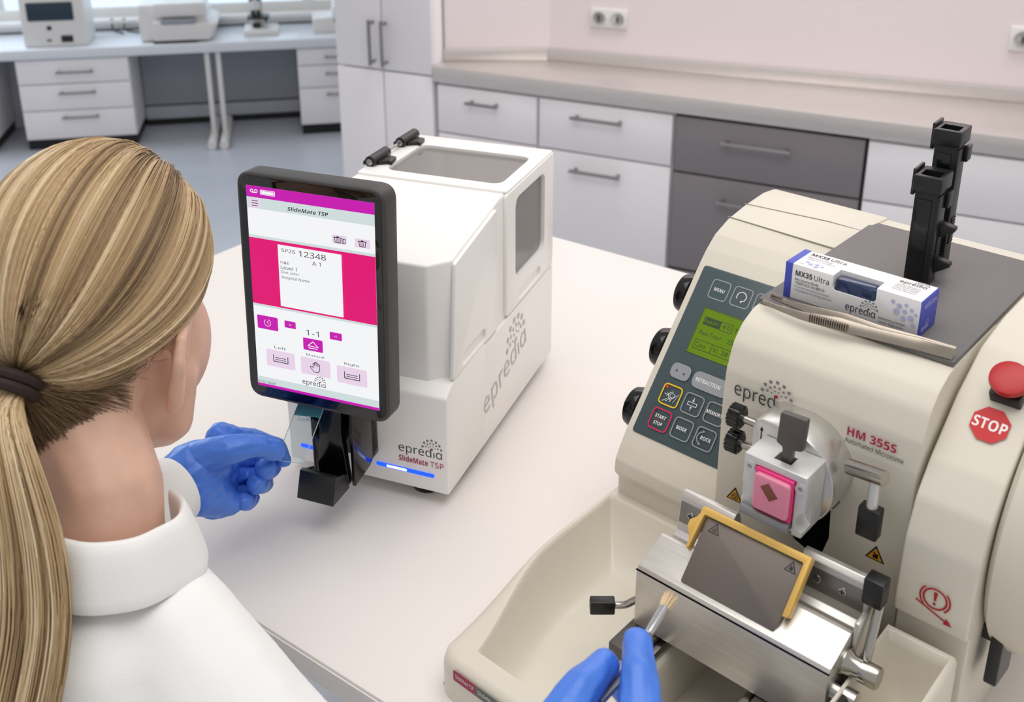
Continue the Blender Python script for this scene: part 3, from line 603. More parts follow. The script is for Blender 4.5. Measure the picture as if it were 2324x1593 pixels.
d.arc(.0337, .0385, .0021, 0, 6.2832, .0004, LW); d.arc(.0337, .0385, .0034, 1.7, 4.6, .0005, LW); d.stroke([(.0262, .0385), (.0300, .0385)], .0004, LW); d.stroke([(.0287, .0398), (.0300, .0385), (.0287, .0372)], .0004, LW); d.disc(.0262, .0443, .0011, glow('red_led', (255, 50, 40), .9))
d.stroke([(.0487, .0372), (.0567, .0372), (.0567, .0398), (.0487, .0398)], .0005, LW, True)
for y0, y1, yh in ((.0440, .0405, .0418), (.0330, .0365, .0352)): d.stroke([(.0527, y0), (.0527, y1)], .0005, LW); d.poly([(.0515, yh), (.0539, yh), (.0527, y1)] if y0 > y1 else [(.0515, yh), (.0539, yh), (.0527, y1)], LW)
d.text('MEMORY', .0665, .0370, .0030, LW, width=.0142, bold=.015); d.text('START', .0317, .0180, .0028, LW, 'C', width=.0100, bold=.015); d.stroke([(.0268, .0166), (.0366, .0166)], .0003, CRM); d.text('STOP', .0317, .0122, .0028, LW, 'C', width=.0082, bold=.015); d.text('MODE', .0527, .0157, .0030, LW, 'C', width=.0092, bold=.015); d.text('ROCK', .0706, .0157, .0030, LW, width=.0092, bold=.015)
d.arc(.0725, .0170, .0050, 1.9, 4.4, .0009, LG); d.poly([(.0705, .0232), (.0728, .0224), (.0708, .0206)], LG); d.poly([(.0705, .0108), (.0728, .0116), (.0708, .0134)], LG)
for x, t_ in ((.0473, .0441), (.0262, .0226), (.0683, .0226)): d.disc(x, t_, .0010, ink('led_off', (36, 32, 30)))
d.obj('keypad_print', pan)
# black side knobs
for t_ in (.0205, .076, .1275):
    p = psl(.006, t_, -.018); G().lathe([(.014, 0), (.0175, .002), (.0182, .006), (.0165, .012), (.010, .016), (0, .0172)], (.0055, p.y, p.z), (-1, 0, 0), 32).obj('side_knob', BLACKG, MT)
# print on the shroud
d = Decal((0, .1868, 0), (1, 0, 0), (0, 0, 1)); SG = ink('shroud_charcoal', (58, 60, 64)); SDt = ink('shroud_dots', (132, 130, 130)); SCR = ink('shroud_crimson', (176, 20, 72))
logo(d, .1195, .2065, .0415, SG, SDt, SCR, .0098); d.obj('maker_logo', MT); d = Decal((0, .1868, 0), (1, 0, 0), (0, 0, 1)); d.text('HM 355S', .2035, .2095, .0062, SCR, width=.033, bold=.025); d.text('Automated Microtome', .2025, .2040, .0036, SG, width=.0395); d.obj('model_name', MT)
WY = ink('warning_amber', (214, 150, 40)); WK = ink('warning_black', (18, 16, 14))
def warn(d, x, y, s, kind, fill=WY, k=WK):
    d.poly([(x - s, y - s * .58), (x + s, y - s * .58), (x, y + s * 1.15)], k); q = .78
    if fill: d.poly([(x - s * q, y - s * .58 + s * .12), (x + s * q, y - s * .58 + s * .12), (x, y + s * .86)], fill)
    if kind == 'bio':
        for a in (90, 210, 330): d.arc(x + .2 * s * math.cos(math.radians(a)), y + .2 * s * math.sin(math.radians(a)) - .04 * s, .2 * s, math.radians(a + 215), math.radians(a + 505), .07 * s, k)
        d.arc(x, y - .04 * s, .17 * s, 0, 6.2832, .05 * s, k)
    else:
        d.poly([(x - .2 * s, y - .3 * s), (x + .25 * s, y - .35 * s), (x + .34 * s, y + .05 * s), (x + .1 * s, y + .12 * s), (x - .12 * s, y + .08 * s), (x - .3 * s, y - .1 * s)], k)
        for q_ in range(4): d.stroke([(x - .1 * s + .12 * s * q_, y + .0 * s), (x - .16 * s + .13 * s * q_, y + .28 * s)], .08 * s, k)
        d.stroke([(x - .3 * s, y + .25 * s), (x - .02 * s, y + .42 * s)], .05 * s, k)
for a_, b_, c_ in ((.1268, .1235, 'bio'), (.2328, .1285, 'hand')): d = Decal((0, .1868, 0), (1, 0, 0), (0, 0, 1)); warn(d, a_, b_, .0067, c_); d.obj('warning_sticker', MT)
# emergency stop
es = Vector((.0, .047, .0365)).normalized(); en = Vector((0, -.55, .83)).normalized(); eo = Vector((.2830, .2425, .2487))
EB = Matrix.Translation(eo) @ Vector((0, 0, 1)).rotation_difference(en).to_matrix().to_4x4()
ebm = G().prism(rrect(-.0096, -.0108, .0096, .0108, .0015), 'z', -.003, .009, .0008, m=EB).obj('stop_button_base', BLACK, MT)
G().lathe([(.008, .008), (.008, .012), (.0120, .0125), (.0124, .0143), (.0118, .0170), (.008, .0182), (0, .0186)], (0, 0, 0), (0, 0, 1), 40, m=EB).obj('stop_button', RED, MT)
sn = Vector((0, -.655, .755)).normalized(); su = Vector((1, 0, 0)).cross(sn) * -1
su = sn.cross(Vector((1, 0, 0))); so2 = Vector((.2800, .2207, .2326)) + sn * .0012
d = Decal(so2, (1, 0, 0), su); STR = ink('stop_red', (200, 28, 32)); rO = .0122
d.poly([(rO * math.cos(math.radians(22.5 + 45 * k)), rO * math.sin(math.radians(22.5 + 45 * k))) for k in range(8)], STR); d.text('STOP', 0, -.0036, .0072, ink('stop_white', (244, 238, 236)), 'C', width=.0205, bold=.02); d.obj('stop_sticker', MT)
d = Decal((.279, .1692, .131), (1, 0, 0), (0, 0.0, 1)); BR = ink('brake_red', (176, 18, 36))
d.arc(0, 0, .0072, 0, 6.2832, .0012, BR, 30); d.arc(0, 0, .0093, -.8, .8, .0011, BR); d.arc(0, 0, .0093, 2.34, 3.94, .0011, BR); d.poly([(-.0011, .0052), (.0013, .0052), (.0006, -.0012), (-.0006, -.0012)], BR); d.disc(0, -.0036, .0010, BR)
d.stroke([(-.0115, -.0055), (.0085, -.0130)], .0011, BR); d.poly([(.0068, -.0150), (.0125, -.0146), (.0086, -.0104)], BR); d.obj('brake_symbol', MT)
# hand wheel and brake lever on the right
G().lathe([(.0, 0), (.088, 0), (.094, .004), (.096, .014), (.095, .030), (.088, .038), (.0, .040)], (.3025, .272, .158), (1, 0, 0), 64).obj('hand_wheel', BEIGE, MT)
G().lathe([(.012, 0), (.014, .01), (.012, .05), (.0, .052)], (.342, .235, .205), (1, 0, 0), 24).obj('crank_grip', BLACK, MT)
lv = G().prism(fillet([(.196, .116), (.226, .110), (.226, .058), (.196, .064)], .003, 3), 'x', .3085, .3165, .001).box((.3005, .205, .09), (.309, .217, .10)).obj('brake_lever', BLACK, MT)
# ---- specimen head
AX_ = mat('turned_aluminium', (214, 212, 209), .28, .85, noise_s=50, noise_a=.08, stretch=(3, 3, 3))
cp2 = [(.1505, .158), (.1505, .2085), (.1525, .2125), (.157, .2148), (.176, .2152)]
for k in range(1, 33): a = math.radians(90 - 180 * k / 32); cp2.append((.176 + .0352 * math.cos(a), .180 + .0352 * math.sin(a)))
head = G().prism(cp2, 'y', .158, .192, .0016, 2).obj('specimen_head', AX_, MT)
G().cyl((.2035, .176, .163), (.85, 0, -.5), .0036, .004).obj('locking_screw', DKMET, head)
for z_ in (.2050, .1850):
    kn = G(); pr = [(.0001, 0)]
    kn.lathe([(.0066, 0), (.0078, .0010), (.0080, .0035), (.0077, .0085), (.0062, .0100), (.0035, .0106), (.0, .0108)], (.1395, .165, z_), (-1, 0, 0), 28)
    for k in range(16): a = 6.2832 * k / 16; kn.tube([(.1305, .165 + .0076 * math.cos(a), z_ + .0076 * math.sin(a)), (.1385, .165 + .0076 * math.cos(a), z_ + .0076 * math.sin(a))], .0010, 6, 1)
    k_ = kn.obj('adjusting_knob', BLACKG, head); G().tube([(.138, .165, z_), (.152, .165, z_)], .0028, 12, 1).obj('knob_spindle', STEEL, head)
d = Decal((.1572, .1578, .2045), (1, 0, 0), (0, 0, 1)); d.stroke([(0, -.007), (0, .003)], .0006, WK); d.poly([(-.0012, .002), (.0012, .002), (0, .005)], WK); d.obj('arrow_mark', head)
cl = G().box((.1605, .130, .160), (.2045, .1575, .2055), .0012).obj('cassette_clamp', ALUP, MT)
cut(cl, G().box((.1695, .12, .158), (.1978, .1335, .2005)).cyl((.2085, .12, .172), (0, 1, 0), .0088, .022).cyl((.1575, .12, .1775), (0, 1, 0), .0075, .012).box((.178, .1365, .195), (.190, .146, .21)))
for x, z_ in ((.1655, .1975), (.2010, .1965)):
    s = G().lathe([(.0036, 0), (.0036, .001), (.0017, .001), (.0014, -.0005), (0, -.0005)], (x, .130, z_), (0, -1, 0), 20).obj('clamp_screw', ALUP, cl)
G().box((.1622, .1255, .1625), (.1965, .1335, .1690), .0008).obj('lower_jaw', mat('jaw_grey', (150, 150, 152), .4, .6), cl)
pd = fillet([(.1775, .2165), (.1785, .2385), (.1965, .2395), (.1955, .2165), (.189, .2145), (.1885, .194), (.1815, .194), (.182, .2145)], .0015, 3)
G().prism(pd, 'y', .1385, .1435, .0006).obj('clamp_lever', DKMET, cl)
rl = G().tube([(.214, .170, .1985), (.2395, .165, .2035)], .0052, 20, 1).obj('lever_shaft', STEEL, head)
G().tube([(.2335, .166, .1985), (.2338, .165, .178)], .0036, 14, 1).obj('lever_rod', ALUP, head)
G().box((.2265, .1605, .158), (.2405, .1700, .180), .0012).obj('lever_grip', BLACK, head)
# ---- carriage rails
for x0, x1 in ((.1045, .1275), (.2025, .2295)):
    G().box((x0, .066, .0515 if x0 < .2 else .037), (x1, .19, .0612), .0012).obj('carriage_rail', DKMET, MT)
    G().box((x0 + (x1 - x0) * (1.05 if x0 < .2 else -.25), .04, .0505 if x0 < .2 else .037), (x0 + (x1 - x0) * (1.26 if x0 < .2 else -.05), .19, .0585), .0008).obj('guide_strip', STEEL, MT)
G().box((.235, .05, .0375), (.244, .20, .045)).obj('bed_strip', VOID, MT)
# ---- knife holder
kp = [(.090, .0625), (.090, .1075), (.0925, .1112), (.0965, .1120), (.118, .1205), (.1215, .1205), (.1235, .1180), (.1245, .1105), (.1265, .1045), (.1295, .1025), (.1325, .1045), (.1345, .1110), (.1395, .1135), (.1425, .1395), (.1455, .1425), (.1495, .1425), (.152, .1385), (.156, .1250), (.156, .0625)]
KH = G().prism(fillet(kp, .0012, 3), 'x', .1085, .2485, .0007).obj('knife_holder', ALU, MT)
cut(KH, G().box((.1505, .1335, .1200), (.2015, .170, .160), .002))
G().box((.1083, .0896, .1085), (.2487, .0912, .1089)).obj('seam_line', VOID, KH)
for x0, x1 in ((.1095, .150), (.2015, .2455)):
    rb = Matrix.Translation((0, .1400, .1145)) @ Matrix.Rotation(math.radians(-6.6), 4, 'X')
    st = G().box((x0, -.0012, .0055), (x1, .0012, .0215), .0004, m=rb).obj('clamping_strip', mat('strip_grey', (140, 136, 132), .35, .8, noise_s=60, noise_a=.1, stretch=(.6, 14, 14)), KH)
    for xx in ([x0 + .009] if x0 < .15 else [x0 + .0125, x0 + .030]):
        q = G().lathe([(.0030, 0), (.0028, .0006), (0, .0008)], (xx, -.0012, .0135), (0, -1, 0), 18, m=rb).obj('strip_screw', STEEL, KH)
        G().box((xx - .0018, -.0023, .0131), (xx + .0018, -.0018, .0139), m=rb).box((xx - .0004, -.0023, .0117), (xx + .0004, -.0018, .0153), m=rb).obj('screw_cross', GAPM, KH)
pln = Vector((0, -.0325, .030)).normalized(); PA = Matrix(((1, 0, 0, 0), (0, .030 / .0442, pln.y, .0985), (0, .0325 / .0442, pln.z, .1105), (0, 0, 0, 1)))
plt = G().prism(fillet([(.1395, .0), (.208, .0), (.2095, .006), (.2095, .0455), (.1395, .0455)], .001, 2), 'z', .0005, .0032, .0005, m=PA).obj('pressure_plate', PLATEM, KH)
d = Decal(PA @ Vector((0, 0, .0033)), (1, 0, 0), (0, PA[1][1], PA[2][1]), step=.00004); PK = ink('plate_black', (40, 36, 33)); PF = ink('plate_fill', (116, 108, 102))
warn(d, .1475, .0395, .0042, 'bio', PF, PK); d.obj('engraved_warning', plt); d = Decal(PA @ Vector((0, 0, .0033)), (1, 0, 0), (0, PA[1][1], PA[2][1]), step=.00004); warn(d, .2035, .0395, .0042, 'hand', PF, PK); d.obj('engraved_warning', plt)
gd = G().prism(fillet([(.1345, .0510), (.2142, .0510), (.2142, .012), (.2102, .010), (.2102, .0458), (.1378, .0458), (.1365, .022), (.1345, .020)], [.002, .001, .001, .001, .001, .001, .001, .001], 2), 'z', -.0015, .0062, .0006, m=PA)
gd.prism(fillet([(.1345, .0505), (.1372, .0505), (.1365, .020), (.1345, .020), (.131, .030), (.1275, .034), (.1275, .039), (.131, .042)], .002, 3), 'z', -.001, .0012, .0004, m=PA)
gd.obj('knife_guard', GOLD, KH)
for x in (.1335, .2165): G().prism(rrect(x - .008, .0985, x + .006, .1065, .0038, 4), 'z', .112, .1150, .0004, m=Matrix.Translation((0, .0062, -.0035)) @ Matrix.Rotation(0, 4, 'X')).obj('sliding_key', ALUP, KH)
G().tube([(.1100, .100, .0795), (.103, .0985, .0735), (.0970, .0955, .0680), (.0895, .0912, .0660)], .0026, 14).obj('lever_rod', STEEL, KH)
GM = Matrix.Translation((.0905, .092, .066)) @ Matrix.Rotation(math.radians(41.6), 4, 'Z')
G().prism(fillet([(-.0045, -.0050), (.0045, -.0050), (.0052, .0010), (.0030, .0058), (-.0045, .0058)], .0012, 3), 'x', -.0175, .0, .0010, m=GM).obj('lever_grip', BLACK, KH)
G().tube([(.2555, .1415, .135), (.259, .118, .100)], .0030, 14, 1).obj('clamp_rod', STEEL, KH)
G().box((.2460, .1330, .1330), (.2590, .1450, .1520), .0014).obj('clamp_grip', BLACK, KH)
G().lathe([(.0088, 0), (.0090, .004), (.0062, .0085), (.0056, .013), (.0072, .0135), (.0072, .0235), (.0066, .0245), (0, .0245)], (.2465, .112, .104), (1, 0, 0), 28).obj('clamp_knob', STEEL, KH)
G().lathe([(.0062, 0), (.0056, .006), (.0068, .007), (.0068, .016), (0, .0165)], (.2475, .100, .090), (1, 0, 0), 28).obj('clamp_knob', STEEL, KH)
G().tube([(.2570, .098, .090), (.2565, .0800, .0900)], .0054, 20, 1).obj('lower_grip', BLACK, KH)
G().box((.2487, .12, .065), (.252, .155, .128), .001).obj('end_plate', ALU, KH)
# ---- pink cassette in the clamp
CS = thing('tissue_cassette', (-.0562, .5882, .90), 41.6, 'pink tissue cassette with paraffin block gripped in the specimen clamp', 'cassette')
G().box((.1705, .1275, .1695), (.1970, .1330, .2000), .0006).obj('tray', PINKC, CS)
w_ = G().prism(rrect(.1716, .1722, .1962, .1985, .003, 4), 'y', .1238, .1280, .0012, 3).obj('paraffin_block', WAX, CS)
G().prism([(.1768, .1905), (.1822, .1950), (.1892, .1868), (.1838, .1822)], 'y', .1234, .1250, .0002).obj('tissue', TISSUE, CS)
# ================================================================== things on top of the microtome
BX = thing('blade_box', (-.0562, .5882, .90), 41.6, 'white and blue cardboard microtome blade box lying on the grey top mat', 'box')
x0, x1, y0, y1, z0, z1 = .1220, .2205, .2435, .2725, .2634, .2905
sl = G().box((x0, y0, z0), (x1, y1, z1), .0006).obj('sleeve', CARD, BX)
cut(sl, G().prism(fillet([(.158, .2815), (.158, .30), (.1895, .30), (.1895, .2815), (.1875, .2795), (.160, .2795)], .0015, 3), 'y', .23, .2560).box((.1585, .2446, .2645), (.1890, .2560, .30)))
G().box((.1590, .2450, .2648), (.1885, .2556, .2880), .002).box((.1785, .2446, .2800), (.1860, .2545, .2872), .001).obj('blade_dispenser', BLUEDISP, BX)
for a, b in ((x0 - .0002, x0 + .0055), (x1 - .0006, x1 + .0004)): G().box((a, y0 - .0002, z0), (b, y1 + .0002, z1 + .0002), .0005).obj('end_flap', BLUEBOX, BX)
BI = ink('box_black', (34, 34, 40)); LB = ink('box_lilac', (188, 192, 226)); BG = ink('box_grey', (120, 122, 134))
d = Decal((x0, y0 - .0001, z0), (1, 0, 0), (0, 0, 1), step=.00003)
d.text('MX35', .008, .0188, .0040, BI, width=.0128, bold=.03); d.text('Ultra', .0222, .0188, .0040, BI, width=.0112); d.text('Microtome Blade', .008, .0150, .0020, BI, width=.0180); d.text('\u4ea7\u54c1\u540d\u79f0 MX35 Ultra \u8d85\u4f18\u5200\u7247', .008, .0123, .0019, BI, width=.023); d.text('For use with microtomes and cryostats', .008, .0096, .0016, BG, width=.0265); d.text('in the preparation of pathology specimens.', .008, .0071, .0016, BG, width=.029)
logo(d, .0470, .0048, .0215, BI, BG, CR, .0052); d.text('Enhancing precision', .0710, .0058, .0018, BI, width=.0185); d.text('cancer diagnostics', .0710, .0030, .0018, BI, width=.0175)
for q, (a, b, r_) in enumerate(((.0795, .0215, .0014), (.084, .0195, .0018), (.0885, .0215, .0012), (.0825, .0150, .0022), (.0880, .0165, .0016), (.0925, .0190, .0012), (.0875, .0115, .0018), (.0925, .0130, .0020), (.0955, .0165, .0010), (.0945, .0085, .0014))): d.disc(a, b, r_, LB, 16, False)
d.obj('front_print', BX)
d = Decal((x0, y0, z1 + .0001), (1, 0, 0), (0, 1, 0), step=.00003)
d.text('MX35', .0085, .0210, .0044, BI, width=.0135, bold=.03); d.text('Ultra', .0235, .0210, .0044, BI, width=.0115); d.text('Microtome Blade', .0085, .0165, .0022, BG, width=.0185); d.text('\u4ea7\u54c1\u540d\u79f0 MX35 Ultra \u8d85\u4f18\u5200\u7247', .0085, .0132, .0018, BG, width=.022); d.text('Lot', .0085, .0030, .0016, BI)
for a, b, r_ in ((.012, .009, .0014), (.0155, .0065, .0018), (.0195, .0085, .0015), (.0205, .0045, .0018), (.024, .0070, .0012)): d.disc(a, b, r_, LB, 16, False)
d.obj('top_print', BX); d = Decal((x0, y0, z1 + .0001), (1, 0, 0), (0, 1, 0), step=.00003); logo(d, .0745, .0200, .0185, BI, BG, CR, .0040)
for q, tx in enumerate(('Cuchilla Microtomo', 'Microtome Klinge', 'Lame Microtome', 'Lama per Microtomo')): d.text(tx, .0745, .0155 - .003 * q, .0018, BG, width=.0165)
d.obj('top_print', BX)
d = Decal((x1 + .0005, y0, z0), (0, 1, 0), (0, 0, 1), step=.00003); d.text('MX35 Ultra', .005, .0200, .0032, ink('box_white', (226, 228, 240)), width=.020); logo(d, .003, .004, .012, ink('box_white', (226, 228, 240)), LB, LB, .003); d.obj('end_print', BX)
# forceps
FC = thing('forceps', (-.0562, .5882, .90), 41.6, 'steel forceps with ribbed grips lying in front of the blade box', 'forceps')
FS = mat('forceps_steel', (168, 158, 146), .25, .95, noise_s=80, noise_a=.1)
zf = .2636
def arm(p, wds, th, name):
    t_ = bmesh.new(); rings = []
    for (x, y, z), w_ in zip(p, wds): rings.append([t_.verts.new((x, y - w_ * .25, z)), t_.verts.new((x, y + w_ * .25, z + w_ * .9)), t_.verts.new((x, y + w_ * .25 + th, z + w_ * .9)), t_.verts.new((x, y - w_ * .25 + th, z))])
    for a, b in zip(rings, rings[1:]):
        for k in range(4): t_.faces.new((a[k], a[(k + 1) % 4], b[(k + 1) % 4], b[k]))
    t_.faces.new(rings[0]); t_.faces.new(rings[-1][::-1]); g = G(); g._add(t_, .0003, 1); return g.obj(name, FS, FC)
arm([(.1165, .2225, zf), (.130, .2195, zf), (.150, .2175, zf), (.175, .2195, zf + .0004), (.2, .2235, zf + .0004), (.225, .2285, zf + .0003), (.2485, .2310, zf)], [.0020, .0032, .0056, .0086, .0074, .0078, .0076], .0014, 'front_arm')
arm([(.1165, .2345, zf), (.130, .2320, zf), (.150, .2300, zf), (.175, .2290, zf + .0004), (.2, .2295, zf + .0004), (.225, .2315, zf + .0003), (.2485, .2332, zf)], [.0020, .0032, .0056, .0084, .0074, .0078, .0076], .0014, 'rear_arm')
for k in range(17): G().box((.1555 + .0016 * k, .2155 + .00012 * k, zf + .0008), (.1563 + .0016 * k, .2182 + .00015 * k, zf + .0064), .0001).obj('grip_rib', FS, FC)
for k in range(9): G().box((.1172 + .0011 * k, .2338 - .00015 * k, zf + .001), (.1177 + .0011 * k, .2365 - .00015 * k, zf + .0030), .0001).obj('tip_serration', FS, FC)
# black upright magazines
def magazine(ox, oy, h, yaw, label, fins):
    t = thing('blade_magazine', (0, 0, 0), 41.6 + yaw, label, 'magazine', 'black magazines standing on the microtome')
    p = Vector((-.0562, .5882, .90)); a = math.radians(41.6); p = p + Vector((math.cos(a), -math.sin(a), 0)) * ox + Vector((math.sin(a), math.cos(a), 0)) * oy; t.location = (p.x, p.y, .90 + .2634)
    G().box((-.0086, -.008, 0), (.0086, .008, h - .012), .0008).obj('column', BLACK, t)
    G().box((-.0068, -.0092, .004), (.0045, -.0080, h - .018), .0004).obj('front_panel', BLACKG, t)
    G().box((.0078, -.0092, 0), (.0098, .0085, h - .014), .0004).obj('side_rail', BLACK, t)
    hd = G().box((-.0102, -.011, h - .0125), (.0102, .016, h), .0012).obj('hopper', BLACK, t); cut(hd, G().box((-.0068, -.007, h - .009), (.0068, .006, h + .01)))
    G().box((-.0130, -.004, h - .018), (-.0106, .016, h + .002), .0005).obj('guide_wing', BLACK, t)
    G().box((.0098, .004, h - .026), (.0128, .015, h - .014), .0006).obj('latch', BLACK, t)
    for z_ in fins: G().prism(fillet([(.0085, z_), (.0104, z_ + .008), (.0205, z_ + .0150), (.0205, z_ + .0178), (.0085, z_ + .0200)], .0008, 2), 'y', .001, .008, .0004).obj('catch_fin', BLACK, t)
    for k in range(9): G().box((.0094, -.004, .020 + .0024 * k), (.0108, .006, .0211 + .0024 * k)).obj('ratchet_tooth', BLACK, t)
    return t
magazine(.1845, .335, .0845, -4, 'black plastic blade magazine standing just behind the blade box', (.0, .028))
magazine(.1810, .372, .1100, -4, 'taller black plastic magazine standing behind the other one', ())
# ================================================================== person
PE = thing('person', (-.25, .56, 0), 0, 'seated person seen from behind in a white lab coat, blonde ponytail and blue gloves', 'person')
PE.location = (0, 0, 0); PE.rotation_euler = (0, 0, 0)
HC = Vector((-.2745, .6385, 1.1985)); HM = Matrix.Translation(HC) @ Matrix.Rotation(-math.radians(17), 4, 'Z') @ Matrix.Rotation(-math.radians(13), 4, 'X')
HR = HM.to_3x3()
def hl(x, y, z): return HM @ Vector((x, y, z))
NB = Vector((-.2585, .556, 1.078))                                       # base of the neck
SHR, SHL = Vector((-.130, .470, .940)), Vector((-.375, .590, .965))      # shoulders
# ---- body: one continuous skin surface
g = G()
g.ell(hl(0, -.004, .008), (.062, .081, .080), HR.to_4x4()); g.ell(hl(0, .026, -.042), (.047, .054, .060), HR.to_4x4()); g.ell(hl(0, .050, -.112), (.026, .028, .022), HR.to_4x4()); g.cap(hl(.041, .024, -.066), hl(.036, .030, -.100), .017, .0155); g.cap(hl(.036, .030, -.100), hl(.014, .052, -.118), .0155, .014); g.cap(hl(-.042, .010, -.074), hl(-.036, .018, -.100), .016, .015); g.cap(hl(-.036, .018, -.100), hl(-.014, .052, -.118), .015, .014); g.ell(hl(0, .024, -.086), (.043, .042, .038), HR.to_4x4())
g.ell(hl(.026, .036, -.050), (.027, .040, .046), HR.to_4x4()); g.ell(hl(-.026, .036, -.050), (.027, .040, .046), HR.to_4x4())
g.cap(hl(0, .074, -.008), hl(0, .084, -.032), .007, .009); g.ell(hl(0, .076, -.062), (.018, .008, .006), HR.to_4x4())
for sx in (-1, 1):
    g.ell(hl(sx * .026, .070, -.004), (.013, .008, .009), HR.to_4x4())
    e = [hl(sx * .058, .000, -.078), hl(sx * .064, -.008, -.062), hl(sx * .071, -.015, -.042), hl(sx * .070, -.012, -.027), hl(sx * .064, .000, -.022)]
    for a, b, r1, r2 in zip(e, e[1:], (.0066, .0060, .0052, .0048), (.0060, .0052, .0048, .0040)): g.cap(a, b, r1, r2)
    g.cap(hl(sx * .061, .004, -.020), hl(sx * .058, .002, -.070), .0060, .0060)
g.chain([(*hl(.0, -.018, -.050), .046), (*hl(.0, -.026, -.080), .0405), (*(NB + Vector((.0, .010, .010))), .0345), (*(NB + Vector((0, .002, -.022))), .0345), (*(NB + Vector((0, -.002, -.07))), .042)])
g.chain([(*(SHL + Vector((0, 0, -.02))), .026), (*(NB + Vector((0, -.005, -.075))), .040), (*(SHR + Vector((0, 0, -.02))), .026)])
g.chain([(*(NB + Vector((0, -.01, -.08))), .05), (-.245, .535, .80, .075), (-.25, .50, .55, .08)])
g.chain([(*(SHR + Vector((0, 0, -.02))), .026), (-.03, .305, .925, .024), (.0394, .3529, 1.0077, .018)]); g.chain([(*(SHL + Vector((0, 0, -.02))), .026), (-.345, .57, .94, .025), (-.2701, .6972, .9903, .019)])
sk = g.obj('body', SKIN, PE); remesh(sk, .0032, 5)
sk['label'] = 'skin of neck, cheek and ear'
for sx in (1,): G().ell(hl(sx * .0595, .0045, -.0775), (.0016, .0016, .0016)).obj('earring', STEEL, PE)
# ---- lab coat
g = G()
g.chain([(*SHL, .046), (*(NB + Vector((-.050, .016, -.066))), .044), (*(NB + Vector((0, -.004, -.064))), .050), (*(NB + Vector((.045, -.028, -.076))), .044), (*SHR, .046)])
g.chain([(*(NB + Vector((0, -.018, -.095))), .075), (-.25, .50, .82, .105), (-.255, .475, .62, .115), (-.26, .46, .46, .11)])
g.chain([(*(NB + Vector((-.07, .02, -.115))), .065), (-.32, .53, .8, .085)]); g.chain([(*(NB + Vector((.055, -.038, -.120))), .062), (-.19, .47, .8, .085)])
g.chain([(*SHR, .046), (-.10, .405, .920, .043), (-.03, .305, .918, .040), (.0263, .3318, .9789, .034), (.0375, .350, 1.004, .030)])
g.chain([(*SHL, .046), (-.370, .575, .945, .044), (-.345, .585, .945, .040), (-.300, .650, .978, .033), (-.2785, .6790, .9885, .0285)])
ct = g.obj('lab_coat', COAT, PE); remesh(ct, .006, 9)
n_ = len(ct.data.vertices); co = np.empty(n_ * 3); ct.data.vertices.foreach_get('co', co); co = co.reshape(-1, 3)
for i in range(n_):
    v = Vector(co[i]); a = noise.noise(v * 14) * .0035 + noise.noise(Vector((v.x * 30 + v.y * 22, v.y * 8, v.z * 26))) * .0022; co[i] += np.array(ct.data.vertices[i].normal) * a
ct.data.vertices.foreach_set('co', co.ravel()); ct.data.update()
# collar: folded band around the neck
def band(name, rows, m, n=56, c=NB, yaw=-14, a0=0, a1=6.28318, th=.0022):
    V, F = [], []; cy_, sy_ = math.cos(math.radians(yaw)), math.sin(math.radians(yaw))
    for (rx, ry, z, tx, ty) in rows:
        for k in range(n):
            a = a0 + (a1 - a0) * k / (n - 1); wob = 1 + .02 * math.sin(5 * a) + .012 * math.sin(9 * a + 1)
            x, y = rx * math.cos(a) * wob, ry * math.sin(a) * wob; V.append((c.x + cy_ * x - sy_ * y + tx, c.y + sy_ * x + cy_ * y + ty, c.z + z + ty * 0 + tx * 0 - .20 * y))
    R_ = len(rows)
    for j in range(R_ - 1):
        for k in range(n - 1): a = j * n + k; F.append((a, a + 1, a + n + 1, a + n))
    me = bpy.data.meshes.new(name); me.from_pydata(V, [], F); me.update(); o = link(name, me, PE, m)
    md = o.modifiers.new('s', 'SOLIDIFY'); md.thickness = th; md.offset = 0; ms = o.modifiers.new('u', 'SUBSURF'); ms.levels = 1; ms.render_levels = 1; apply_mods(o, 60); return o
band('collar', [(.042, .041, -.038, .004, 0), (.041, .040, -.014, .004, .002), (.0412, .0402, -.003, .004, .002), (.0435, .0425, .0, .004, .001), (.0465, .0455, -.004, .004, -.001), (.053, .052, -.026, .004, -.003), (.057, .056, -.040, .004, -.005)], COAT, a0=math.radians(115), a1=math.radians(425))
# cuffs
g = G().tube([(-.2840, .6700, .9870), (-.2735, .6860, .9892), (-.2655, .6990, .9892)], [.0305, .0295, .0270], 32, 4); g.obj('sleeve_cuff', KNIT, PE)
# ---- gloves
def glove(chains, name):
    """palm chains come first (up to the None), then one chain per finger; fingers keep their own surface so creases stay between them"""
    k = chains.index(None); parts = [chains[:k]] + [[c] for c in chains[k + 1:]]; bm = bmesh.new()
    for cs in parts:
        g = G()
        for c in cs: g.chain(c)
        o = g.obj('tmp_part', GLOVE); remesh(o, .0013, 5 if cs is parts[0] else 3); bm.from_mesh(o.data); me = o.data; bpy.data.objects.remove(o); bpy.data.meshes.remove(me)
    me = bpy.data.meshes.new(name); bm.to_mesh(me); bm.free(); finish_mesh(me, 80); o = link(name, me, PE, GLOVE)
    n_ = len(o.data.vertices); co = np.empty(n_ * 3); nr = np.empty(n_ * 3); o.data.vertices.foreach_get('co', co); o.data.vertices.foreach_get('normal', nr); co = co.reshape(-1, 3); nr = nr.reshape(-1, 3)
    for i in range(n_):
        v = Vector(co[i]); co[i] += nr[i] * (noise.noise(Vector((v.x * 60, v.y * 60, v.z * 210))) * .0012 + noise.noise(v * 55) * .0007)
    o.data.vertices.foreach_set('co', co.ravel()); o.data.update(); return o
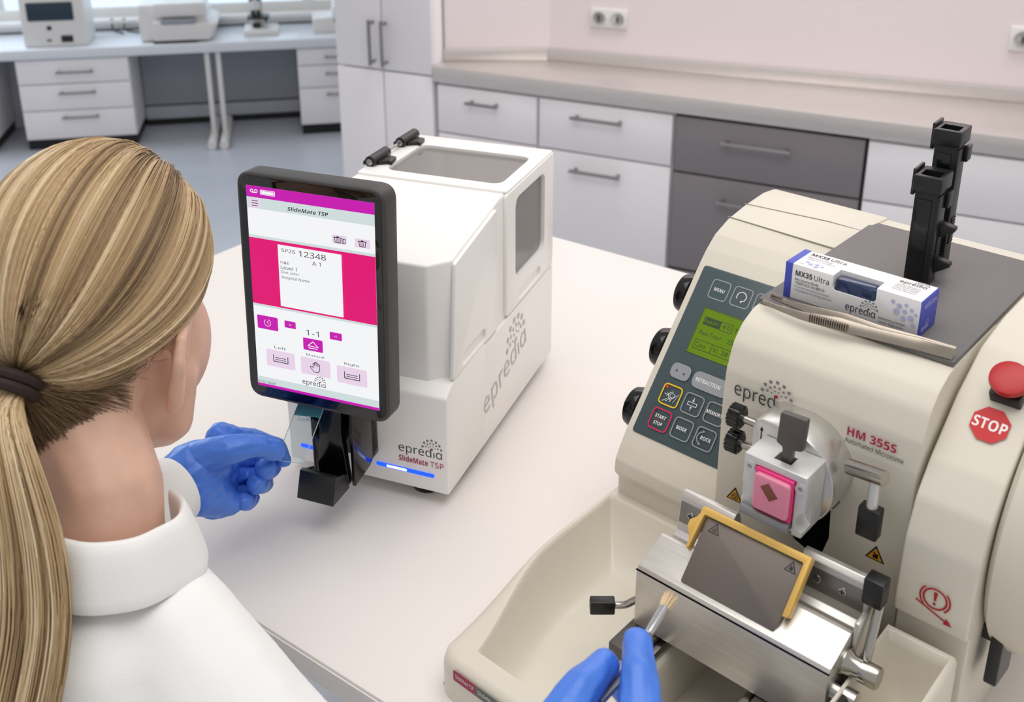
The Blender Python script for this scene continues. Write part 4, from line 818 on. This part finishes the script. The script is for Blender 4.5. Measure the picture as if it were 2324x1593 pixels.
glove([[(-0.2701, 0.6972, 0.9903, 0.021), (-0.2577, 0.7109, 0.9971, 0.0231), (-0.2464, 0.7267, 0.9944, 0.021)], [(-0.2701, 0.696, 0.9871, 0.021), (-0.2522, 0.7119, 0.9847, 0.0231), (-0.2425, 0.721, 0.9635, 0.0168)], [(-0.2577, 0.7097, 0.9938, 0.0231), (-0.2433, 0.7432, 0.9786, 0.0168), (-0.2462, 0.759, 0.9912, 0.0136)], [(-0.2433, 0.7432, 0.9786, 0.0168), (-0.2436, 0.7315, 0.9618, 0.0158)], [(-0.2507, 0.7049, 0.9806, 0.0189), (-0.2317, 0.72, 0.9608, 0.0116)], [(-0.2701, 0.697, 0.9897, 0.0215), (-0.278, 0.6831, 0.9884, 0.0226)], None, [(-0.2507, 0.7139, 1.0054, 0.0158), (-0.2269, 0.7143, 1.0158, 0.0124), (-0.207, 0.725, 1.0115, 0.0097), (-0.1925, 0.7361, 0.9989, 0.0078)], [(-0.2462, 0.7608, 0.9961, 0.0126), (-0.2238, 0.7753, 0.9838, 0.0097), (-0.2002, 0.7643, 0.9842, 0.0082), (-0.1914, 0.7481, 0.9826, 0.0071)], [(-0.2439, 0.7591, 0.9762, 0.0116), (-0.2209, 0.7777, 0.9657, 0.01), (-0.2054, 0.7618, 0.9682, 0.0097), (-0.2033, 0.7365, 0.9816, 0.0094)], [(-0.2462, 0.7496, 0.9653, 0.0116), (-0.2264, 0.769, 0.9542, 0.0097), (-0.2114, 0.7522, 0.9573, 0.009), (-0.2106, 0.7295, 0.9715, 0.0089)], [(-0.2478, 0.7386, 0.9566, 0.01), (-0.2332, 0.7547, 0.9456, 0.0089), (-0.2209, 0.7402, 0.9488, 0.0082), (-0.2199, 0.7221, 0.9605, 0.0078)]], 'glove')
glove([[(0.0307, 0.3961, 1.0387, 0.018), (0.0514, 0.3746, 1.0233, 0.022), (0.0394, 0.3529, 1.0077, 0.02)], [(0.0618, 0.3938, 1.0324, 0.018), (0.0514, 0.3746, 1.0233, 0.022)], [(0.0394, 0.3529, 1.0077, 0.02), (0.03, 0.338, 0.99, 0.022)], None, [(0.0694, 0.4622, 1.0595, 0.0085), (0.0677, 0.4409, 1.0594, 0.0105), (0.0669, 0.4167, 1.0514, 0.0125), (0.0618, 0.3946, 1.0345, 0.0135)], [(0.0509, 0.4531, 1.0549, 0.0085), (0.0371, 0.4346, 1.0567, 0.0105), (0.0247, 0.4167, 1.0514, 0.013), (0.0307, 0.3961, 1.0387, 0.016)], [(0.0649, 0.4656, 1.025, 0.009), (0.0742, 0.4413, 1.0312, 0.011), (0.0713, 0.3983, 1.0301, 0.013)], [(0.0682, 0.4473, 1.0185, 0.009), (0.0793, 0.4217, 1.0214, 0.011), (0.0751, 0.3915, 1.0262, 0.013)], [(0.07, 0.432, 1.008, 0.008), (0.081, 0.412, 1.012, 0.0095), (0.072, 0.385, 1.018, 0.012)]], 'glove')
# ---- hair: scalp shell, strands drawn back to the tie, ponytail
ra, rb, rc = .0700, .0890, .0900
def scalp(d, off=0):                                                     # unit dir -> head local point on the hair surface
    k = 1 / math.sqrt((d[0] / ra) ** 2 + (d[1] / rb) ** 2 + (d[2] / rc) ** 2); return np.array(d) * (k + off)
TIE = np.array((.004, -.87, -.56)); TIE /= np.linalg.norm(TIE)
HCEN = (0, -.004, .006)
def hairline(az):                                                         # lowest elevation of hair for an azimuth (0 = front, pi = back)
    a = abs(az); pts = [(0, .62), (.5, .52), (.95, .08), (1.25, -.10), (1.5, -.22), (1.72, -.50), (2.2, -.90), (3.15, -1.02)]
    for (a0, e0), (a1, e1) in zip(pts, pts[1:]):
        if a <= a1: return e0 + (e1 - e0) * (a - a0) / (a1 - a0)
    return pts[-1][1]
V, F = [], []; NA, NE = 72, 30
for i in range(NE):
    for k in range(NA):
        az = -math.pi + 2 * math.pi * k / NA; lo = hairline(az); el = lo + (math.pi / 2 - lo) * i / (NE - 1); dd = (math.cos(el) * math.sin(az), math.cos(el) * math.cos(az), math.sin(el)); p = scalp(dd, -.0045 if i else -.010)
        V.append(tuple(HM @ Vector((p[0] + HCEN[0], p[1] + HCEN[1], p[2] + HCEN[2]))))
for i in range(NE - 1):
    for k in range(NA): a, b = i * NA + k, i * NA + (k + 1) % NA; F.append((a, b, b + NA, a + NA))
me = bpy.data.meshes.new('scalp_hair'); me.from_pydata(V, [], F); finish_mesh(me, 180); link('scalp_hair', me, PE, mat('dark_blonde_underlayer', (120, 92, 62), .6, noise_s=60, noise_a=.4, stretch=(3, 3, .6)))
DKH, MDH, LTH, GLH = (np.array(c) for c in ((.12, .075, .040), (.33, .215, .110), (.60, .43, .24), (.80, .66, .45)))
def hair_col(seed, u):
    n1 = noise.noise(Vector((seed[0] * 9, seed[1] * 9, seed[2] * 4))); n2 = noise.noise(Vector((seed[0] * 33, seed[1] * 33, seed[2] * 12))); t = .56 + n1 * .8 + n2 * .45 + RNG.normal(0, .07); t = max(0, min(1, t))
    c = DKH + (MDH - DKH) * min(1, t / .3) if t < .3 else (MDH + (LTH - MDH) * (t - .3) / .35 if t < .65 else LTH + (GLH - LTH) * (t - .65) / .35)
    return c
class Strands:
    def __init__(s): s.B = []
    def add(s, P, r, c):
        s.B.append((np.array(P)[None], np.array([r]), np.array(c)[None]))
    def batch(s, P, r, C): s.B.append((P, r, C))                        # P (N,n,3), r (N,), C (N,3) or (N,n,3)
    def mesh(s, name):
        Vs, Fs, Cs, b = [], [], [], 0
        for P, r, C in s.B:
            N, n, _ = P.shape; T_ = np.gradient(P, axis=1); T_ /= np.linalg.norm(T_, axis=2, keepdims=True) + 1e-12
            u = np.cross(T_, np.array((.3, .2, .93))); u /= np.linalg.norm(u, axis=2, keepdims=True) + 1e-9; v = np.cross(T_, u); k = np.arange(n)
            tp = np.minimum(1, np.minimum(.35 + 4 * k / n, .25 + 3.0 * (n - 1 - k) / n)); rr = (r[:, None] * tp)[..., None]
            V = np.stack([P + (u * math.cos(2.0944 * q) + v * math.sin(2.0944 * q)) * rr for q in range(3)], axis=2).reshape(-1, 3)
            if C.ndim == 2: C = np.repeat(C[:, None], n, 1)
            Cs.append(np.repeat(C[:, :, None], 3, 2).reshape(-1, 3)); idx = (np.arange(N)[:, None, None] * n + np.arange(n - 1)[None, :, None]) * 3 + np.arange(3)[None, None]; nx_ = (np.arange(N)[:, None, None] * n + np.arange(n - 1)[None, :, None]) * 3 + (np.arange(3)[None, None] + 1) % 3
            Fs.append(np.stack([idx, nx_, nx_ + 3, idx + 3], -1).reshape(-1, 4) + b); Vs.append(V); b += len(V)
        V, F_, C = np.concatenate(Vs), np.concatenate(Fs), np.concatenate(Cs); me = bpy.data.meshes.new(name)
        me.vertices.add(len(V)); me.vertices.foreach_set('co', V.astype(np.float32).ravel()); me.loops.add(F_.size); me.loops.foreach_set('vertex_index', F_.astype(np.int32).ravel()); me.polygons.add(len(F_)); me.polygons.foreach_set('loop_start', np.arange(len(F_), dtype=np.int32) * 4)
        me.update(calc_edges=True); me.polygons.foreach_set('use_smooth', np.ones(len(F_), dtype=bool)); at = me.color_attributes.new('hc', 'FLOAT_COLOR', 'POINT'); at.data.foreach_set('color', np.concatenate([C, np.ones((len(C), 1))], 1).astype(np.float32).ravel()); return me
    def obj(s, name):
        o = link(name, s.mesh(name), PE, HAIRM); o['kind'] = 'stuff'; return o
def tow(p): v = HM @ Vector((p[0] + HCEN[0], p[1] + HCEN[1], p[2] + HCEN[2])); return (v.x, v.y, v.z)
ST = Strands()
RAD = np.array((ra, rb, rc)); HMn = np.array(HM)
def headpts(D, off): D = D / np.linalg.norm(D, axis=-1, keepdims=True); k = 1 / np.sqrt(((D / RAD) ** 2).sum(-1)); return D * (k + off)[..., None]
def to_world(P): return (P + np.array(HCEN)) @ HMn[:3, :3].T + HMn[:3, 3]
N = 7600; npt = 24
az = RNG.uniform(-math.pi, math.pi, N); lo = np.array([hairline(a) for a in az]); el = np.minimum(lo + (math.pi / 2 - lo) * np.where(RNG.random(N) < .70, RNG.random(N) ** 1.7, RNG.random(N)), 1.5)
D0 = np.stack([np.cos(el) * np.sin(az), np.cos(el) * np.cos(az), np.sin(el)], -1); D0 = D0[np.linalg.norm(D0 - TIE, axis=1) > .16]; N = len(D0)
GV = np.array((0, -.50, -.95)); Dm = np.zeros((N, npt, 3)); cur = D0.copy(); phi = np.zeros(N); seen = np.zeros(N, bool); tx_ = np.cross(TIE, (1, 0, 0)); tx_ /= np.linalg.norm(tx_); ty_ = np.cross(TIE, tx_)
for k in range(npt):
    Dm[:, k] = cur; ds = np.linalg.norm(cur - TIE, axis=1); near = (~seen) & (ds < .55); phi[near] = np.arctan2(cur[near] @ ty_, cur[near] @ tx_); seen |= near
    for q in range(4):
        b_ = 1.25 * np.clip((cur[:, 2] + .25) / .9, 0, 1) * np.clip(.75 - cur[:, 1], 0, 1); v = (TIE - cur) + GV * b_[:, None]; v -= cur * (v * cur).sum(1, keepdims=True); v /= np.linalg.norm(v, axis=1, keepdims=True) + 1e-6
        ds = np.linalg.norm(cur - TIE, axis=1); cur = cur + v * np.minimum(.030, ds * .11)[:, None]; cur /= np.linalg.norm(cur, axis=1, keepdims=True)
uu = np.linspace(0, 1, npt)[None]; dt = np.linalg.norm(Dm - TIE, axis=2)
def n1d(x, f, sd): return np.array([noise.noise(Vector((float(math.cos(q)) * f, float(math.sin(q)) * f, sd))) for q in x])
lift = n1d(phi, 9, 1.0) * .0022 + n1d(phi, 30, 5.0) * .0010 + RNG.normal(0, .00035, N)
off = lift[:, None] * np.clip(dt / .4, 0, 1) - .0035 * (1 - np.minimum(1, uu * 5)) - .003 * np.clip(1 - dt / .25, 0, 1)
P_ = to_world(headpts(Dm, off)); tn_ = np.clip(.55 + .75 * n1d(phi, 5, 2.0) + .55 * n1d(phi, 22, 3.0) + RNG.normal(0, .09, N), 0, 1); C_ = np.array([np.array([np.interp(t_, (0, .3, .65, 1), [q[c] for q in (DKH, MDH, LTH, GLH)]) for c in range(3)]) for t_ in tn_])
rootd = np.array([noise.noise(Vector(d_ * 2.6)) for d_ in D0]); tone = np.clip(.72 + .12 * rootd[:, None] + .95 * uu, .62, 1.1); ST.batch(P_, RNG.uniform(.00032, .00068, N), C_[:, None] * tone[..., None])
# flyaway and nape wisps
for i in range(260):
    az = RNG.choice([-1, 1]) * RNG.uniform(1.55, 3.1); el = hairline(az) - RNG.uniform(.0, .10); d0 = np.array((math.cos(el) * math.sin(az), math.cos(el) * math.cos(az), math.sin(el))); p = scalp(d0, -.004); L_ = RNG.uniform(.012, .03); dr = np.array((RNG.normal(0, .5), RNG.normal(-.2, .4), RNG.normal(.1, .5))); dr /= np.linalg.norm(dr)
    P = [tow(p + (dr - d0 * float(dr @ d0)) * L_ * k / 5 + d0 * .0009 * math.sin(k)) for k in range(6)]; ST.add(P, .00018, MDH * .9)
# nape: darker hair swept up from the neck to the tie
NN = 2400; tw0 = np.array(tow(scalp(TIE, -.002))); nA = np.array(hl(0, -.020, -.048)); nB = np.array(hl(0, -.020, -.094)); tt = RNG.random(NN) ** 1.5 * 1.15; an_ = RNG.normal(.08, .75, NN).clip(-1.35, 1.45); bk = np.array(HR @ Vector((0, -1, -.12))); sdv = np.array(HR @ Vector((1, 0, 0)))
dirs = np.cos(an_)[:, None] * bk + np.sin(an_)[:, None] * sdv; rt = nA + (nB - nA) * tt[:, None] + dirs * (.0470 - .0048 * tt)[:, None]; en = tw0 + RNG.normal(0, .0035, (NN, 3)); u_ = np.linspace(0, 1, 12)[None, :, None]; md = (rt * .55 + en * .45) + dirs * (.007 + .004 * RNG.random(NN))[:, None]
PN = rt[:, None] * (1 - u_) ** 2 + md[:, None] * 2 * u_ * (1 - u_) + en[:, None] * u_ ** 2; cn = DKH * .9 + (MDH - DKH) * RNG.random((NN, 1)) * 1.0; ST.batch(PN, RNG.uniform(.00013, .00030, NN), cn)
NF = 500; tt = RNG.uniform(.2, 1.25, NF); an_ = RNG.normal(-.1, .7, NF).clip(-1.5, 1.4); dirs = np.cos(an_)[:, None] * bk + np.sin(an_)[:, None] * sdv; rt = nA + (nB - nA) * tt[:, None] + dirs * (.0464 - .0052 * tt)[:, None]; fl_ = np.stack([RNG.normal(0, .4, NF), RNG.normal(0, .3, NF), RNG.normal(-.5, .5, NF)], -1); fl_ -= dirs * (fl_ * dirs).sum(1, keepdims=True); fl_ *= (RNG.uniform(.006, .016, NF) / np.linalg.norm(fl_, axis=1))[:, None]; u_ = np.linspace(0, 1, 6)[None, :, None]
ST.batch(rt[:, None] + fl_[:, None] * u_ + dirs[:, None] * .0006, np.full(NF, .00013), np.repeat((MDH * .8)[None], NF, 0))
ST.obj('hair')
# hair tie
tp = scalp(TIE, .006); tw = Vector(tow(tp)); tn = (HR @ Vector(TIE)).normalized()
TD_ = (tn + Vector((0, 0, -.55))).normalized(); tu = TD_.orthogonal().normalized(); tv = TD_.cross(tu)
g = G()
for q in (-.0032, .0032):
    ring = [tw + TD_ * q + (tu * math.cos(6.2832 * k / 20) + tv * math.sin(6.2832 * k / 20)) * .0165 for k in range(21)]; g.tube(ring, .0036, 8, 2)
g.obj('hair_tie', HAIRTIE, PE)
# ponytail
ctrl = [tw - TD_ * .008, tw + TD_ * .012, tw + Vector((.003, -.034, -.034)), tw + Vector((.009, -.048, -.080)), tw + Vector((.011, -.066, -.125)), tw + Vector((.008, -.098, -.170)), tw + Vector((.002, -.140, -.225)), tw + Vector((-.008, -.180, -.30))]
rad = [.012, .0155, .0265, .034, .037, .036, .032, .022]
def cat(C, u):
    n = len(C) - 1; f = u * n; i = min(int(f), n - 1); t_ = f - i; p0, p1, p2, p3 = C[max(i - 1, 0)], C[i], C[i + 1], C[min(i + 2, n)]
    return .5 * ((2 * p1) + (p2 - p0) * t_ + (2 * p0 - 5 * p1 + 4 * p2 - p3) * t_ ** 2 + (3 * p1 - p0 - 3 * p2 + p3) * t_ ** 3)
PT = Strands(); CA = [np.array(c) for c in ctrl]; NU = 40; cen = np.array([cat(CA, k / NU) for k in range(NU + 1)]); rdi = np.array([float(cat([np.array([q]) for q in rad], k / NU)[0]) for k in range(NU + 1)]); tg = np.gradient(cen, axis=0); tg /= np.linalg.norm(tg, axis=1, keepdims=True); xx_ = np.cross(tg, (0.35, 1, 0.1)); xx_ /= np.linalg.norm(xx_, axis=1, keepdims=True); yy_ = np.cross(tg, xx_)
N2 = 4200; a_ = RNG.uniform(0, 6.2832, N2); rr_ = np.where(RNG.random(N2) < .5, np.sqrt(RNG.random(N2)), RNG.uniform(.85, 1.03, N2)); ph = RNG.uniform(0, 6.28, N2); um = RNG.uniform(.70, 1, N2) ** .8; U = np.linspace(0, 1, 20)[None] * um[:, None]; fi = U * NU
def itp(A): i = np.minimum(fi.astype(int), NU - 1); t_ = fi - i; return A[i] * (1 - t_[..., None]) + A[i + 1] * t_[..., None]
an = a_[:, None] + .5 * U; X_, Y_, CC, RR = itp(xx_), itp(yy_), itp(cen), itp(rdi[:, None])[..., 0] * rr_[:, None]
PP = CC + X_ * (np.cos(an) * RR)[..., None] + Y_ * (np.sin(an) * .62 * RR)[..., None] + (X_ * np.sin(9 * U + ph[:, None])[..., None] + Y_ * np.cos(7 * U + ph[:, None])[..., None]) * (.0032 * U)[..., None]
PT.batch(PP, RNG.uniform(.0003, .00065, N2), np.array([hair_col((math.cos(q) * .6, math.sin(q) * .6, w_ * 2), 0) for q, w_ in zip(a_, rr_)]))
PT.obj('ponytail')
# ---- brush held in the right glove
bp = [Vector(v) for v in ((.0974, .5157, 1.0458), (.089, .5019, 1.0429), (.077, .485, 1.0432), (.0699, .4716, 1.0416), (.0445, .4358, 1.0454), (.029, .4109, 1.0502))]
BRU = thing('brush', tuple(bp[0]), 0, 'small artist brush with steel ferrule held in the right blue glove', 'brush')
o_ = bp[0]; L0 = lambda v: tuple(Vector(v) - o_)
ax_b = (bp[0] - bp[3]).normalized(); q0 = bp[0] - ax_b * .012
G().tube([L0(q0), L0(bp[0] - ax_b * .028), L0(bp[0] - ax_b * .034), L0(bp[0] - ax_b * .036), L0(bp[0] - ax_b * .042)], [.0034, .0030, .0026, .0034, .0028], 16, 4).obj('ferrule', mat('chrome_ferrule', (208, 208, 210), .12, 1), BRU)
G().tube([L0(bp[0] - ax_b * .041), L0(bp[0] - ax_b * .055), L0(bp[4]), L0(bp[5])], [.0030, .0042, .0044, .0040], 16, 6).obj('handle', mat('brush_silver_handle', (170, 170, 174), .25, .8), BRU)
for q in (.098, .103): 
    c = bp[4] + (bp[5] - bp[4]) * ((q - .098) * 60 + .05); G().tube([L0(c), L0(c + (bp[5] - bp[4]).normalized() * .004)], .0056, 16, 1).obj('handle_ring', STEEL, BRU)
sb = Strands()
ux = ax_b.orthogonal().normalized(); uy_ = ax_b.cross(ux)
for i in range(160):
    a = RNG.uniform(0, 6.28); r = math.sqrt(RNG.random()); s0 = q0 + (ux * math.cos(a) + uy_ * math.sin(a)) * .0029 * r; e0 = q0 + ax_b * (.012 - .003 * RNG.random()) + (ux * math.cos(a) + uy_ * math.sin(a)) * .0052 * r
    sb.add([L0(s0 + (e0 - s0) * k / 4) for k in range(5)], .00035, (.80, .64, .45))
me = sb.mesh('bristles'); b_ = link('bristles', me, BRU, mat('cream_bristle', (232, 208, 172), .7)); b_['kind'] = 'stuff'
# ------------------------------------------------------------------ put each Empty at the base of its thing
bpy.context.view_layer.update()
for r_ in [o for o in COL.objects if o.type == 'EMPTY' and o.parent is None and 'category' in o.keys() and o is not SL]:
    pts = []
    for c in r_.children_recursive:
        if c.type == 'MESH': pts += [c.matrix_world @ Vector(b) for b in c.bound_box]
    if not pts: continue
    nl = Vector(((min(p.x for p in pts) + max(p.x for p in pts)) / 2, (min(p.y for p in pts) + max(p.y for p in pts)) / 2, min(p.z for p in pts))); dl = r_.matrix_world.to_3x3().inverted() @ (nl - r_.location); r_.location = nl
    for c in r_.children: c.location = c.location - dl
